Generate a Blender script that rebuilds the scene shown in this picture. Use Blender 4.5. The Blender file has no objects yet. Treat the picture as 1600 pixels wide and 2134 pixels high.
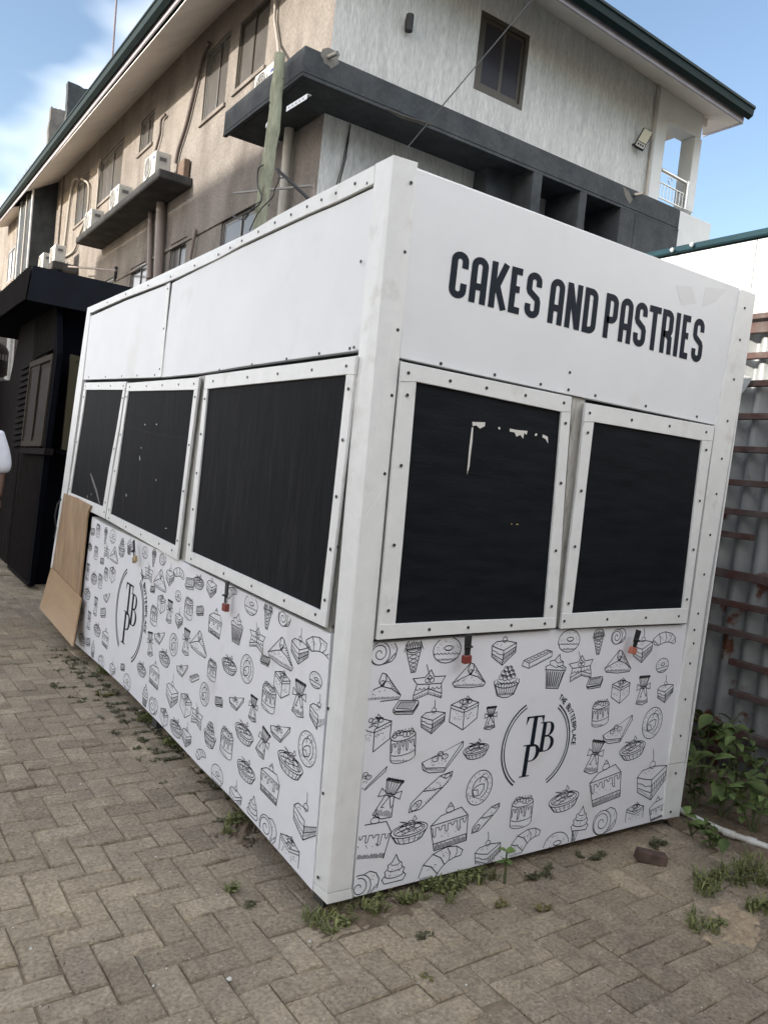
import bpy, bmesh, math, random
from mathutils import Vector, Matrix, noise
R = math.radians
rng = random.Random(7)
S = bpy.context.scene
COL = S.collection

# ------------------------------------------------------------------ camera
F_PX, W_PX, H_PX = 1641.7, 1600.0, 2134.0
YAW, PITCH, ROLL = R(33.79), R(-2.93), R(6.12)
CAM = Vector((-1.371, -2.175, 1.5))
FW = Vector((math.sin(YAW)*math.cos(PITCH), math.cos(YAW)*math.cos(PITCH), math.sin(PITCH)))
_r0 = Vector((math.cos(YAW), -math.sin(YAW), 0)); _u0 = _r0.cross(FW)
RT = _r0*math.cos(ROLL) + _u0*math.sin(ROLL)
UP = -_r0*math.sin(ROLL) + _u0*math.cos(ROLL)
cd = bpy.data.cameras.new('camera'); cam = bpy.data.objects.new('camera', cd); COL.objects.link(cam)
m = Matrix((RT, UP, -FW)).transposed().to_4x4(); m.translation = CAM
cam.matrix_world = m
cd.sensor_fit = 'HORIZONTAL'; cd.sensor_width = 36.0; cd.lens = 36.0*F_PX/W_PX
cd.clip_start = 0.05; cd.clip_end = 2000
S.camera = cam
S.render.resolution_x = 767; S.render.resolution_y = 1024

def at(px, py, axis, val):
    """the point of the plane (axis = val) seen at photograph position px, py"""
    d = FW*F_PX + RT*(px-W_PX/2) - UP*(py-H_PX/2)
    return CAM + d*((val-CAM[axis])/d[axis])
def pix(P):
    d = Vector(P)-CAM; z = d.dot(FW)
    return (W_PX/2+F_PX*d.dot(RT)/z, H_PX/2-F_PX*d.dot(UP)/z, z)

# ------------------------------------------------------------------ light
SUN_EL, SUN_AZ = R(17.5), R(8)      # low sun from the left (-X), a little from behind (+Y)
to_sun = Vector((-math.cos(SUN_EL)*math.cos(SUN_AZ), math.cos(SUN_EL)*math.sin(SUN_AZ), math.sin(SUN_EL)))
w = bpy.data.worlds.new('World'); S.world = w; w.use_nodes = True
nt = w.node_tree; nt.nodes.clear()
def N(nt, t, **k):
    n = nt.nodes.new(t)
    for a, b in k.items(): setattr(n, a, b)
    return n
sky = N(nt, 'ShaderNodeTexSky', sky_type='NISHITA', sun_disc=False)
sky.sun_elevation = SUN_EL
sky.sun_rotation = math.atan2(to_sun.x, to_sun.y)
sky.air_density = 1.0; sky.dust_density = 1.6; sky.ozone_density = 1.0
bg = N(nt, 'ShaderNodeBackground'); bg.inputs['Strength'].default_value = 0.096
tc = N(nt, 'ShaderNodeTexCoord')
mp = N(nt, 'ShaderNodeMapping'); mp.inputs['Scale'].default_value = (1, 1, 1.9); mp.inputs['Location'].default_value = (2.985, 0.026, 3.033)
nz = N(nt, 'ShaderNodeTexNoise'); nz.inputs['Scale'].default_value = 1.35; nz.inputs['Detail'].default_value = 5; nz.inputs['Roughness'].default_value = .46
cr = N(nt, 'ShaderNodeValToRGB'); cr.color_ramp.elements[0].position = .44; cr.color_ramp.elements[1].position = .63
mx = N(nt, 'ShaderNodeMix', data_type='RGBA'); mx.inputs[7].default_value = (12.4, 12.3, 12.4, 1)
L = nt.links.new
L(tc.outputs['Generated'], mp.inputs[0]); L(mp.outputs[0], nz.inputs[0]); L(nz.outputs[0], cr.inputs[0])
L(cr.outputs[0], mx.inputs[0]); L(sky.outputs[0], mx.inputs[6]); L(mx.outputs[2], bg.inputs[0])
out = N(nt, 'ShaderNodeOutputWorld'); L(bg.outputs[0], out.inputs[0])
sd = bpy.data.lights.new('sun', 'SUN'); sd.energy = 2.3; sd.angle = R(1.0); sd.color = (1, .935, .85)
sun = bpy.data.objects.new('sun', sd); COL.objects.link(sun)
sun.rotation_euler = (-to_sun).to_track_quat('-Z', 'Y').to_euler(); sun.location = (-12, 2, 14)
S.view_settings.view_transform = 'Standard'; S.view_settings.look = 'None'
S.view_settings.exposure = 1.62; S.view_settings.gamma = 1.0

# ------------------------------------------------------------------ materials
MATS = {}
def mat(name, col, rough=.6, var=0, var_scale=6, bump=0, bump_scale=40, col2=None, metal=0, spec=.5, stretch=None,
        rand=0, dirt=None, dirt_scale=2.0, dirt_lo=.5, dirt_hi=.7, detail=6, alpha=None, fine=0, world=False, sand=None):
    if name in MATS: return MATS[name]
    mt = bpy.data.materials.new(name); mt.use_nodes = True; t = mt.node_tree
    b = t.nodes['Principled BSDF']; l = t.links.new
    b.inputs['Roughness'].default_value = rough; b.inputs['Metallic'].default_value = metal
    b.inputs['Specular IOR Level'].default_value = spec
    c = t.nodes.new('ShaderNodeTexCoord'); src = c.outputs['Object']
    if world: src = t.nodes.new('ShaderNodeNewGeometry').outputs['Position']
    if stretch:
        mpn = t.nodes.new('ShaderNodeMapping'); mpn.inputs['Scale'].default_value = stretch; l(src, mpn.inputs[0]); src2 = mpn.outputs[0]
    else: src2 = src
    cur = None
    rgb = t.nodes.new('ShaderNodeRGB'); rgb.outputs[0].default_value = (*col, 1); cur = rgb.outputs[0]
    def nzn(scale, vec, det=detail, r=.6):
        n = t.nodes.new('ShaderNodeTexNoise'); n.inputs['Scale'].default_value = scale; n.inputs['Detail'].default_value = det
        n.inputs['Roughness'].default_value = r; l(vec, n.inputs['Vector']); return n.outputs[0]
    def ramp(v, lo, hi):
        n = t.nodes.new('ShaderNodeMapRange'); n.inputs[1].default_value = lo; n.inputs[2].default_value = hi; l(v, n.inputs[0]); return n.outputs[0]
    def mixc(fac, a, bb):
        n = t.nodes.new('ShaderNodeMix'); n.data_type = 'RGBA'; l(fac, n.inputs[0]); l(a, n.inputs[6])
        if isinstance(bb, tuple): n.inputs[7].default_value = (*bb, 1)
        else: l(bb, n.inputs[7])
        return n.outputs[2]
    if col2 is not None: cur = mixc(ramp(nzn(var_scale, src2), .35, .65), cur, col2)
    if dirt is not None: cur = mixc(ramp(nzn(dirt_scale, src2), dirt_lo, dirt_hi), cur, dirt)
    if sand is not None: cur = mixc(ramp(nzn(1.1, src, 9, .68), .50, .66), cur, sand)
    val = None
    if var:
        a = t.nodes.new('ShaderNodeMapRange'); a.inputs[1].default_value = .3; a.inputs[2].default_value = .7
        a.inputs[3].default_value = 1-var; a.inputs[4].default_value = 1+var; l(nzn(var_scale*1.7, src2), a.inputs[0]); val = a.outputs[0]
    if fine:
        a = t.nodes.new('ShaderNodeMapRange'); a.inputs[1].default_value = .3; a.inputs[2].default_value = .7
        a.inputs[3].default_value = 1-fine; a.inputs[4].default_value = 1+fine; l(nzn(bump_scale, src2), a.inputs[0])
        if val is None: val = a.outputs[0]
        else:
            mm = t.nodes.new('ShaderNodeMath'); mm.operation = 'MULTIPLY'; l(val, mm.inputs[0]); l(a.outputs[0], mm.inputs[1]); val = mm.outputs[0]
    if rand:
        oi = t.nodes.new('ShaderNodeObjectInfo'); ge = t.nodes.new('ShaderNodeNewGeometry')
        ad = t.nodes.new('ShaderNodeMath'); ad.operation = 'ADD'; l(oi.outputs['Random'], ad.inputs[0]); l(ge.outputs['Random Per Island'], ad.inputs[1])
        fr = t.nodes.new('ShaderNodeMath'); fr.operation = 'FRACT'; l(ad.outputs[0], fr.inputs[0])
        a = t.nodes.new('ShaderNodeMapRange'); a.inputs[3].default_value = 1-rand; a.inputs[4].default_value = 1+rand; l(fr.outputs[0], a.inputs[0])
        if val is None: val = a.outputs[0]
        else:
            mm = t.nodes.new('ShaderNodeMath'); mm.operation = 'MULTIPLY'; l(val, mm.inputs[0]); l(a.outputs[0], mm.inputs[1]); val = mm.outputs[0]
    if val is not None:
        n = t.nodes.new('ShaderNodeVectorMath'); n.operation = 'SCALE'; l(cur, n.inputs[0]); l(val, n.inputs[3]); cur = n.outputs[0]
    l(cur, b.inputs['Base Color'])
    if bump:
        bn = t.nodes.new('ShaderNodeBump'); bn.inputs['Strength'].default_value = 1.0; bn.inputs['Distance'].default_value = bump
        l(nzn(bump_scale, src2), bn.inputs['Height']); l(bn.outputs[0], b.inputs['Normal'])
    MATS[name] = mt
    return mt

WHITE  = mat('white_panel', (.81, .825, .835), .45, var=.025, var_scale=2.5, dirt=(.62, .60, .55), dirt_scale=2.2, dirt_lo=.60, dirt_hi=.95, bump=.006, bump_scale=1.5, detail=3, spec=.45)
TRIM   = mat('white_trim', (.82, .83, .815), .42, var=.04, var_scale=9, dirt=(.48, .45, .38), dirt_scale=6, dirt_lo=.60, dirt_hi=.90, bump=.0015, bump_scale=14)
PRINTW = mat('print_white', (.85, .86, .90), .45, var=.02, var_scale=3, dirt=(.60, .57, .52), dirt_scale=3.2, dirt_lo=.62, dirt_hi=.95, bump=.004, bump_scale=2, detail=3)
INK    = mat('print_ink', (.016, .017, .022), .6, spec=.15)
LETTER = mat('sign_letters', (.012, .018, .030), .55, spec=.15)
BLACKB = mat('black_board', (.011, .012, .014), .7, spec=.08, var=.30, var_scale=3, dirt=(.026, .025, .025), dirt_scale=4, dirt_lo=.55, dirt_hi=.8, stretch=(6, 6, .7), bump=.0015, bump_scale=30)
BLACKF = mat('black_board_front', (.0075, .0095, .0125), .6, spec=.12, var=.4, var_scale=3, stretch=(.9, .9, 6), bump=.0012, bump_scale=24)
CHIP   = mat('bare_primer', (.72, .70, .66), .6)
SCREW  = mat('screw_steel', (.045, .045, .048), .5, metal=.4)
POSTM  = mat('old_white_post', (.52, .51, .47), .6, var=.12, var_scale=14, dirt=(.22, .21, .18), dirt_scale=9, dirt_lo=.52, dirt_hi=.75, bump=.003, bump_scale=40, stretch=(4, 4, 1))
BODY   = mat('kiosk_body', (.05, .05, .048), .7, var=.3, bump=.002)
PLY    = mat('plywood', (.42, .285, .165), .62, col2=(.30, .19, .105), var=.16, var_scale=2.6, detail=3, stretch=(1, 3.6, 1.2), bump=.0012, bump_scale=60)
PLY2   = mat('plywood_lower', (.46, .31, .18), .6, col2=(.40, .26, .145), var=.06, var_scale=3, stretch=(1, .6, 2.0), bump=.001, bump_scale=60)
PAVER  = mat('paver_concrete', (.302, .252, .188), .92, col2=(.355, .293, .212), var=.14, var_scale=7, world=True, sand=(.43, .35, .245), bump=.011, bump_scale=80, rand=.15, dirt=(.25, .215, .17), dirt_scale=3.1, dirt_lo=.56, dirt_hi=.80, fine=.36, spec=.2)
GROUND = mat('sandy_ground', (.33, .262, .18), .97, var=.22, var_scale=5, bump=.006, bump_scale=60, col2=(.17, .135, .095), fine=.2, spec=.15)
SANDM  = mat('loose_sand', (.44, .345, .235), .97, var=.15, var_scale=9, bump=.006, bump_scale=70, fine=.2, spec=.15)
SOILM  = mat('dark_soil', (.20, .155, .11), .97, var=.25, var_scale=9, bump=.01, bump_scale=60, fine=.2, spec=.15)
BEIGE  = mat('beige_render', (.275, .248, .22), .95, col2=(.205, .182, .163), var=.13, var_scale=1.4, bump=.03, bump_scale=34, fine=.22, stretch=(1, 1, .55), dirt=(.15, .128, .112), dirt_scale=1.3, dirt_lo=.54, dirt_hi=.80, spec=.15)
GREYR  = mat('grey_render', (.66, .665, .645), .95, col2=(.57, .575, .56), var=.10, var_scale=1.2, bump=.03, bump_scale=9, stretch=(7, 7, .8), fine=.26, spec=.15)
SMOOTHW= mat('smooth_white_render', (.66, .67, .66), .9, var=.05, var_scale=2, bump=.002, bump_scale=20, spec=.2)
DARKC  = mat('charcoal_paint', (.044, .050, .055), .85, col2=(.065, .070, .072), var=.25, var_scale=2.2, bump=.006, bump_scale=22, spec=.25, fine=.12)
DARKC2 = mat('charcoal_slab', (.075, .072, .068), .9, col2=(.045, .045, .046), var=.25, var_scale=2.2, bump=.006, bump_scale=22, spec=.2, fine=.12)
SOFFIT = mat('soffit_board', (.68, .64, .60), .8, var=.05, var_scale=1.5, dirt=(.5, .45, .42), dirt_scale=.8, dirt_lo=.55, dirt_hi=.8, spec=.2)
FASCIA = mat('fascia_board', (.34, .32, .35), .7, var=.12, var_scale=3)
GUTTER = mat('green_gutter', (.004, .016, .017), .6, spec=.2, var=.12, var_scale=2)
ROOFM  = mat('roof_sheet', (.03, .075, .072), .5, var=.15, var_scale=2)
TEAL   = mat('teal_trim', (.007, .034, .044), .6, spec=.2, var=.15, var_scale=3)
BRONZE = mat('bronze_frame', (.075, .065, .052), .42, metal=.55, var=.1)
GREYF  = mat('grey_frame', (.16, .155, .145), .45, metal=.4, var=.1)
GLASS  = mat('tinted_glass', (.026, .023, .026), .22, spec=.22)
GLASSG = mat('reflecting_glass', (.10, .095, .09), .15, spec=.5, var=.15, var_scale=1.2)
PIPEM  = mat('painted_pipe', (.40, .37, .33), .55, var=.08, var_scale=4)
PIPEB  = mat('brown_pipe', (.25, .20, .175), .6, var=.08, var_scale=4)
PVC    = mat('pvc_pipe', (.66, .65, .61), .45, var=.06, var_scale=8, dirt=(.38, .34, .27), dirt_scale=6, dirt_lo=.52, dirt_hi=.75)
CABLE  = mat('black_cable', (.018, .018, .02), .6)
HOSE   = mat('lagged_hose', (.34, .31, .275), .75, var=.12, var_scale=10)
ACW    = mat('ac_casing', (.50, .49, .455), .6, var=.06, var_scale=4, dirt=(.30, .28, .25), dirt_scale=5, dirt_lo=.55, dirt_hi=.8)
ACD    = mat('ac_grille', (.10, .10, .10), .55)
ACB    = mat('ac_badge', (.03, .05, .18), .5)
POLEM  = mat('green_log', (.25, .265, .19), .85, col2=(.32, .325, .245), var=.22, var_scale=5, bump=.012, bump_scale=16, stretch=(4, 4, .7), dirt=(.15, .14, .10), dirt_scale=5, dirt_lo=.60, dirt_hi=.72, spec=.2)
STEEL  = mat('galvanised', (.50, .50, .49), .42, metal=.7, var=.1, var_scale=8)
SHINY  = mat('stainless', (.62, .61, .58), .25, metal=.9)
BRASS  = mat('brass_lock', (.42, .33, .18), .4, metal=.7)
REDL   = mat('red_lock', (.22, .045, .035), .45)
REDL2  = mat('salmon_lock', (.50, .17, .12), .5)
CORR   = mat('corrugated_zinc', (.37, .385, .38), .5, metal=.2, col2=(.28, .295, .295), var=.1, var_scale=5, bump=.002, bump_scale=18, dirt=(.15, .055, .03), dirt_scale=3.2, dirt_lo=.575, dirt_hi=.63)
RUST   = mat('rusty_rail', (.085, .036, .027), .85, col2=(.115, .092, .082), var=.25, var_scale=10, bump=.003, bump_scale=50)
CABB   = mat('cabin_black', (.004, .0045, .007), .9, var=.2, var_scale=5, spec=.03)
CABD   = mat('cabin_dark_boards', (.016, .0135, .013), .85, var=.3, var_scale=5, stretch=(3, 3, .6), spec=.04)
CABF   = mat('cabin_window_frame', (.055, .046, .036), .8, spec=.1, var=.15)
TANKM  = mat('tank_plastic', (.012, .013, .016), .4)
SHIRT  = mat('white_cotton', (.72, .74, .80), .9, var=.04, var_scale=12, bump=.004, bump_scale=18)
TROUS  = mat('dark_trousers', (.022, .022, .028), .9, var=.1, bump=.003)
SKIN   = mat('brown_skin', (.11, .058, .038), .55, var=.06, var_scale=20)
HAIR   = mat('black_hair', (.010, .009, .009), .8, bump=.004, bump_scale=120)
SHOE   = mat('black_shoe', (.016, .016, .018), .4)
LEAF   = mat('weed_leaf', (.10, .15, .048), .6, col2=(.15, .19, .065), var=.25, var_scale=9, rand=.42, spec=.25)
LEAFY  = mat('sapling_leaf', (.15, .24, .055), .55, var=.15, var_scale=9, rand=.2)
GRASSM = mat('grass_blade', (.185, .20, .075), .7, rand=.45)
GRASSY = mat('dry_grass', (.17, .155, .055), .8, rand=.35)
MOSS   = mat('joint_weed', (.10, .098, .05), .85, rand=.4)
STEMM  = mat('weed_stem', (.10, .12, .05), .7)
BRICKM = mat('dark_brick', (.085, .058, .045), .9, col2=(.13, .085, .065), var=.25, var_scale=14, bump=.006, bump_scale=40)
PEBBLE = mat('pale_pebble', (.62, .60, .54), .8, rand=.15)
BLKWALL= mat('opposite_wall', (.72, .70, .66), .9, var=.06, var_scale=.5, bump=.004, bump_scale=12)

# ------------------------------------------------------------------ builders
ORG = {}
def prop(o, label=None, cat=None, group=None, kind=None):
    if label: o['label'] = label
    if cat: o['category'] = cat
    if group: o['group'] = group
    if kind: o['kind'] = kind
    return o
def thing(name, label, cat, loc, group=None):
    o = bpy.data.objects.new(name, None); COL.objects.link(o); o.location = loc; o.empty_display_size = .2
    ORG[o] = Vector(loc); return prop(o, label, cat, group)
def link_mesh(name, me, parent=None, loc=None):
    o = bpy.data.objects.new(name, me); COL.objects.link(o)
    if parent is not None: o.parent = parent
    if loc is not None: o.location = loc
    return o

class MB:
    def __init__(s): s.v = []; s.f = []; s.smooth = []
    def add(s, vs, fs, smooth=False):
        n = len(s.v); s.v += [Vector(a) for a in vs]
        for f in fs: s.f.append([n+i for i in f]); s.smooth.append(smooth)
        return s
    def prism(s, pts, vec):
        """polygon pts (outer face) thickened along vec"""
        pts = [Vector(p) for p in pts]; vec = Vector(vec); n = len(pts)
        nor = Vector((0, 0, 0))
        for i in range(n):
            a, b = pts[i], pts[(i+1) % n]; nor += (a-pts[0]).cross(b-pts[0])
        if nor.dot(vec) > 0: pts = pts[::-1]
        s.add(pts+[p+vec for p in pts], [list(range(n)), list(range(2*n-1, n-1, -1))]+[[(i+1) % n, i, n+i, n+(i+1) % n] for i in range(n)])
        return s
    def box(s, a, b):
        (x0, y0, z0), (x1, y1, z1) = a, b
        x0, x1 = min(x0, x1), max(x0, x1); y0, y1 = min(y0, y1), max(y0, y1); z0, z1 = min(z0, z1), max(z0, z1)
        s.add([(x0,y0,z0),(x1,y0,z0),(x1,y1,z0),(x0,y1,z0),(x0,y0,z1),(x1,y0,z1),(x1,y1,z1),(x0,y1,z1)],
              [(0,3,2,1),(4,5,6,7),(0,1,5,4),(1,2,6,5),(2,3,7,6),(3,0,4,7)]); return s
    def tube(s, pts, r, n=8, cap=True):
        pts = [Vector(p) for p in pts]; rs = r if isinstance(r, (list, tuple)) else [r]*len(pts)
        rings = []; prev = None
        for i, p in enumerate(pts):
            t = (pts[min(i+1, len(pts)-1)]-pts[max(i-1, 0)]).normalized()
            if prev is None:
                a = t.cross(Vector((0, 0, 1)) if abs(t.z) < .9 else Vector((1, 0, 0))).normalized()
            else: a = (prev-t*prev.dot(t)).normalized()
            prev = a; b = t.cross(a)
            rings.append([p+(a*math.cos(2*math.pi*k/n)+b*math.sin(2*math.pi*k/n))*rs[i] for k in range(n)])
        vs = [q for g in rings for q in g]; fs = []
        for i in range(len(pts)-1):
            for k in range(n): fs.append((i*n+k, i*n+(k+1) % n, (i+1)*n+(k+1) % n, (i+1)*n+k))
        s.add(vs, fs, True)
        if cap:
            s.add(rings[0], [list(range(n-1, -1, -1))]); s.add(rings[-1], [list(range(n))])
        return s
    def disc(s, c, nor, r, depth, n=10):
        c = Vector(c); nor = Vector(nor).normalized(); a = nor.orthogonal().normalized(); b = nor.cross(a)
        ring = [c+(a*math.cos(2*math.pi*k/n)+b*math.sin(2*math.pi*k/n))*r for k in range(n)]
        return s.prism([p+nor*depth for p in ring], -nor*depth)
    def lathe(s, c, prof, n=20):
        """profile [(r, z)...] turned about the vertical through c"""
        c = Vector(c); vs = []; fs = []
        for (r, z) in prof:
            for k in range(n): vs.append(c+Vector((r*math.cos(2*math.pi*k/n), r*math.sin(2*math.pi*k/n), z)))
        for i in range(len(prof)-1):
            for k in range(n): fs.append((i*n+k, i*n+(k+1) % n, (i+1)*n+(k+1) % n, (i+1)*n+k))
        s.add(vs, fs, True); return s
    def mesh(s, name, mt, org=Vector((0, 0, 0)), bevel=0):
        me = bpy.data.meshes.new(name)
        me.from_pydata([tuple(v-org) for v in s.v], [], s.f)
        for p, sm in zip(me.polygons, s.smooth): p.use_smooth = sm
        if bevel:
            bm = bmesh.new(); bm.from_mesh(me)
            es = [e for e in bm.edges if len(e.link_faces) == 2 and e.calc_face_angle(0) > .6]
            bmesh.ops.bevel(bm, geom=es, offset=bevel, segments=1, affect='EDGES', profile=.5)
            bm.to_mesh(me); bm.free()
        if mt: me.materials.append(mt)
        me.update(); return me
    def part(s, name, mt, parent, bevel=0, kind=None, label=None):
        o = link_mesh(name, s.mesh(name, mt, ORG[parent], bevel), parent); ORG[o] = ORG[parent]
        return prop(o, label, kind=kind)
    def solo(s, name, mt, label, cat, group=None, bevel=0, kind=None):
        xs = [v.x for v in s.v]; ysv = [v.y for v in s.v]; zs = [v.z for v in s.v]
        org = Vector(((min(xs)+max(xs))/2, (min(ysv)+max(ysv))/2, min(zs)))
        o = link_mesh(name, s.mesh(name, mt, org, bevel), None, org); ORG[o] = org
        return prop(o, label, cat, group, kind)

def quad_window(parent, name, P, nor, frame_m, glass_m, fw=.05, slide=.5, depth=.06, handle=False):
    """sliding two-sash window filling the quad P (tl, tr, br, bl) on a wall; nor points outwards"""
    tl, tr, br, bl = [Vector(p) for p in P]; nor = Vector(nor)
    def q(u, v): return (tl*(1-u)+tr*u)*(1-v)+(bl*(1-u)+br*u)*v
    wd = (tr-tl).length; ht = (bl-tl).length
    a, b = fw/wd, fw/ht
    o = nor*.03
    f = MB()
    f.prism([q(0,0)+o, q(1,0)+o, q(1,b)+o, q(0,b)+o], -nor*depth)
    f.prism([q(0,1-b)+o, q(1,1-b)+o, q(1,1)+o, q(0,1)+o], -nor*depth)
    f.prism([q(0,b)+o, q(a,b)+o, q(a,1-b)+o, q(0,1-b)+o], -nor*depth)
    f.prism([q(1-a,b)+o, q(1,b)+o, q(1,1-b)+o, q(1-a,1-b)+o], -nor*depth)
    win = f.part(name, frame_m, parent)
    for k, (u0, u1, off) in enumerate(((a, slide+a*.5, .018), (slide-a*.5, 1-a, .004))):
        sm = MB(); oo = nor*off; sa, sb = a*.8, b*.8
        v0, v1 = b, 1-b
        sm.prism([q(u0,v0)+oo, q(u1,v0)+oo, q(u1,v0+sb)+oo, q(u0,v0+sb)+oo], -nor*.012)
        sm.prism([q(u0,v1-sb)+oo, q(u1,v1-sb)+oo, q(u1,v1)+oo, q(u0,v1)+oo], -nor*.012)
        sm.prism([q(u0,v0+sb)+oo, q(u0+sa,v0+sb)+oo, q(u0+sa,v1-sb)+oo, q(u0,v1-sb)+oo], -nor*.012)
        sm.prism([q(u1-sa,v0+sb)+oo, q(u1,v0+sb)+oo, q(u1,v1-sb)+oo, q(u1-sa,v1-sb)+oo], -nor*.012)
        sm.part('sash', frame_m, win)
        g = MB(); g.prism([q(u0+sa,v0+sb)+oo-nor*.004, q(u1-sa,v0+sb)+oo-nor*.004, q(u1-sa,v1-sb)+oo-nor*.004, q(u0+sa,v1-sb)+oo-nor*.004], -nor*.004)
        g.part('pane', glass_m, win)
    return win

# ================================================================== GROUND
g = MB(); g.add([(-400,-400,-.009),(400,-400,-.009),(400,400,-.009),(-400,400,-.009)], [(0,1,2,3)])
ground = link_mesh('ground', g.mesh('ground', GROUND)); prop(ground, 'sandy ground sheet under the grey brown block paving', kind='structure'); ORG[ground] = Vector((0,0,0))

def paver_mesh(name, seed):
    r = random.Random(seed); b = MB(); hx, hy, h, c = .0965, .0468, .05, .006
    j = lambda a: a + r.uniform(-.0016, .0016)
    top = [(-hx+c,-hy+c),(hx-c,-hy+c),(hx-c,hy-c),(-hx+c,hy-c)]; bot = [(-hx,-hy),(hx,-hy),(hx,hy),(-hx,hy)]
    vs = [(j(x), j(y), r.uniform(-.0012,.0012)) for x, y in top]+[(j(x), j(y), -.007) for x, y in bot]+[(x, y, -h) for x, y in bot]
    fs = [(0,1,2,3)]+[(4+i,4+(i+1)%4,(i+1)%4,i) for i in range(4)]+[(8+i,8+(i+1)%4,4+(i+1)%4,4+i) for i in range(4)]
    b.add(vs, fs); return b
pvm = [paver_mesh('paver', i) for i in range(6)]
pv_me = [b.mesh('paver', PAVER) for b in pvm]
P0 = Vector((-.81, .13, 0)); PT = .0985; RA = R(2.2)
def pav_pos(i, j):
    x, y = i*PT, j*PT
    return Vector((P0.x+x*math.cos(RA)-y*math.sin(RA), P0.y+x*math.sin(RA)+y*math.cos(RA), 0))
cands = []
for i in range(-75, 46):
    for j in range(-45, 150):
        k = (i+j) % 4
        if k == 0: c, rot = pav_pos(i+1, j+.5), 0
        elif k == 2: c, rot = pav_pos(i+.5, j+1), math.pi/2
        else: continue
        if c.x > 2.72 or c.x < -6: continue
        if .25 < c.x < 1.75 and .25 < c.y < 4.2: continue
        if c.x > .16 and c.y > 6.3: continue
        if c.x > 1.95 and c.y > -.05 - .25*noise.noise(c*3): continue      # bare soil strip by the fence
        cands.append((c, rot))
vis = []
rest = []
for c, rot in cands:
    x, y, z = pix(c)
    if z > .3 and -60 < x < 1660 and 0 < y < 2200: vis.append((z, c, rot))
    else: rest.append((c, rot))
vis.sort(key=lambda t: t[0])
tilt = lambda: (rng.gauss(0, .016), rng.gauss(0, .020))
for k, (z, c, rot) in enumerate(vis):
    if k < 300:
        o = link_mesh('paver', pv_me[k % 6], ground, c+Vector((0, 0, rng.gauss(0, .0024))))
        a, b = tilt(); o.rotation_euler = (a, b, rot+RA+rng.gauss(0, .012)+(math.pi if rng.random() < .5 else 0))
    else: rest.append((c, rot))
big = MB()
for c, rot in rest:
    a, b = tilt(); M = Matrix.Translation(c+Vector((0, 0, rng.gauss(0, .0026)))) @ Matrix.Rotation(rot+RA+rng.gauss(0, .014), 4, 'Z') @ Matrix.Rotation(a, 4, 'X') @ Matrix.Rotation(b, 4, 'Y')
    src = pvm[rng.randrange(6)]
    big.add([M @ v for v in src.v], src.f)
big.part('pavers', PAVER, ground, kind='stuff')

def mound(name, mt, cx, cy, rx, ry, h, seed, rot=0, z0=-.006, label=None, n=44):
    b = MB(); vs = []; fs = []; off = Vector((seed*3.1, seed*1.7, 0))
    for i in range(n+1):
        for j in range(n+1):
            u, v = -1+2*i/n, -1+2*j/n
            r = math.hypot(u, v)
            e = 1 - r*(1.0+.55*noise.noise(Vector((u*1.7, v*1.7, 0))+off)) - .55*noise.noise(Vector((u*4.5, v*4.5, 3))+off) - .35*noise.noise(Vector((u*11, v*11, 5))+off)
            hh = h*max(-.35, min(1, e*1.6)) * (1+.5*noise.noise(Vector((u*5, v*5, 1))+off))
            x, y = u*rx, v*ry
            vs.append((cx+x*math.cos(rot)-y*math.sin(rot), cy+x*math.sin(rot)+y*math.cos(rot), z0+hh))
    for i in range(n):
        for j in range(n):
            a = i*(n+1)+j; fs.append((a, a+n+1, a+n+2, a+1))
    b.add(vs, fs, True); o = b.solo(name, mt, label, None, kind='structure'); return o
def gp(px, py): return at(px, py, 2, 0)
for i, (px, py, rx, ry, h, mt_, rot, lab) in enumerate((
    (520, 1715, .20, .10, .020, SOILM, .9, 'dark soil heap under the edge of the printed panel'),
    (1528, 1925, .20, .10, .014, SANDM, .3, 'pale sand patch among weeds at the right edge'),
    (1530, 1720, .75, .34, .030, SOILM, 1.3, 'bare dark soil along the foot of the corrugated fence'),
    (760, 1900, .28, .10, .014, SOILM, .1, 'dark soil around the near corner of the stall'))):
    p = gp(px, py); mound('soil_patch', mt_, p.x, p.y, rx, ry, h, i+1, rot, label=lab)
# soil bed behind the bare strip
b = MB(); b.box((2.05, -.1, -.012), (2.82, 6.4, .004)); b.solo('soil_bed', SOILM, 'dark soil strip between the stall and the corrugated fence', None, kind='structure')

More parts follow.
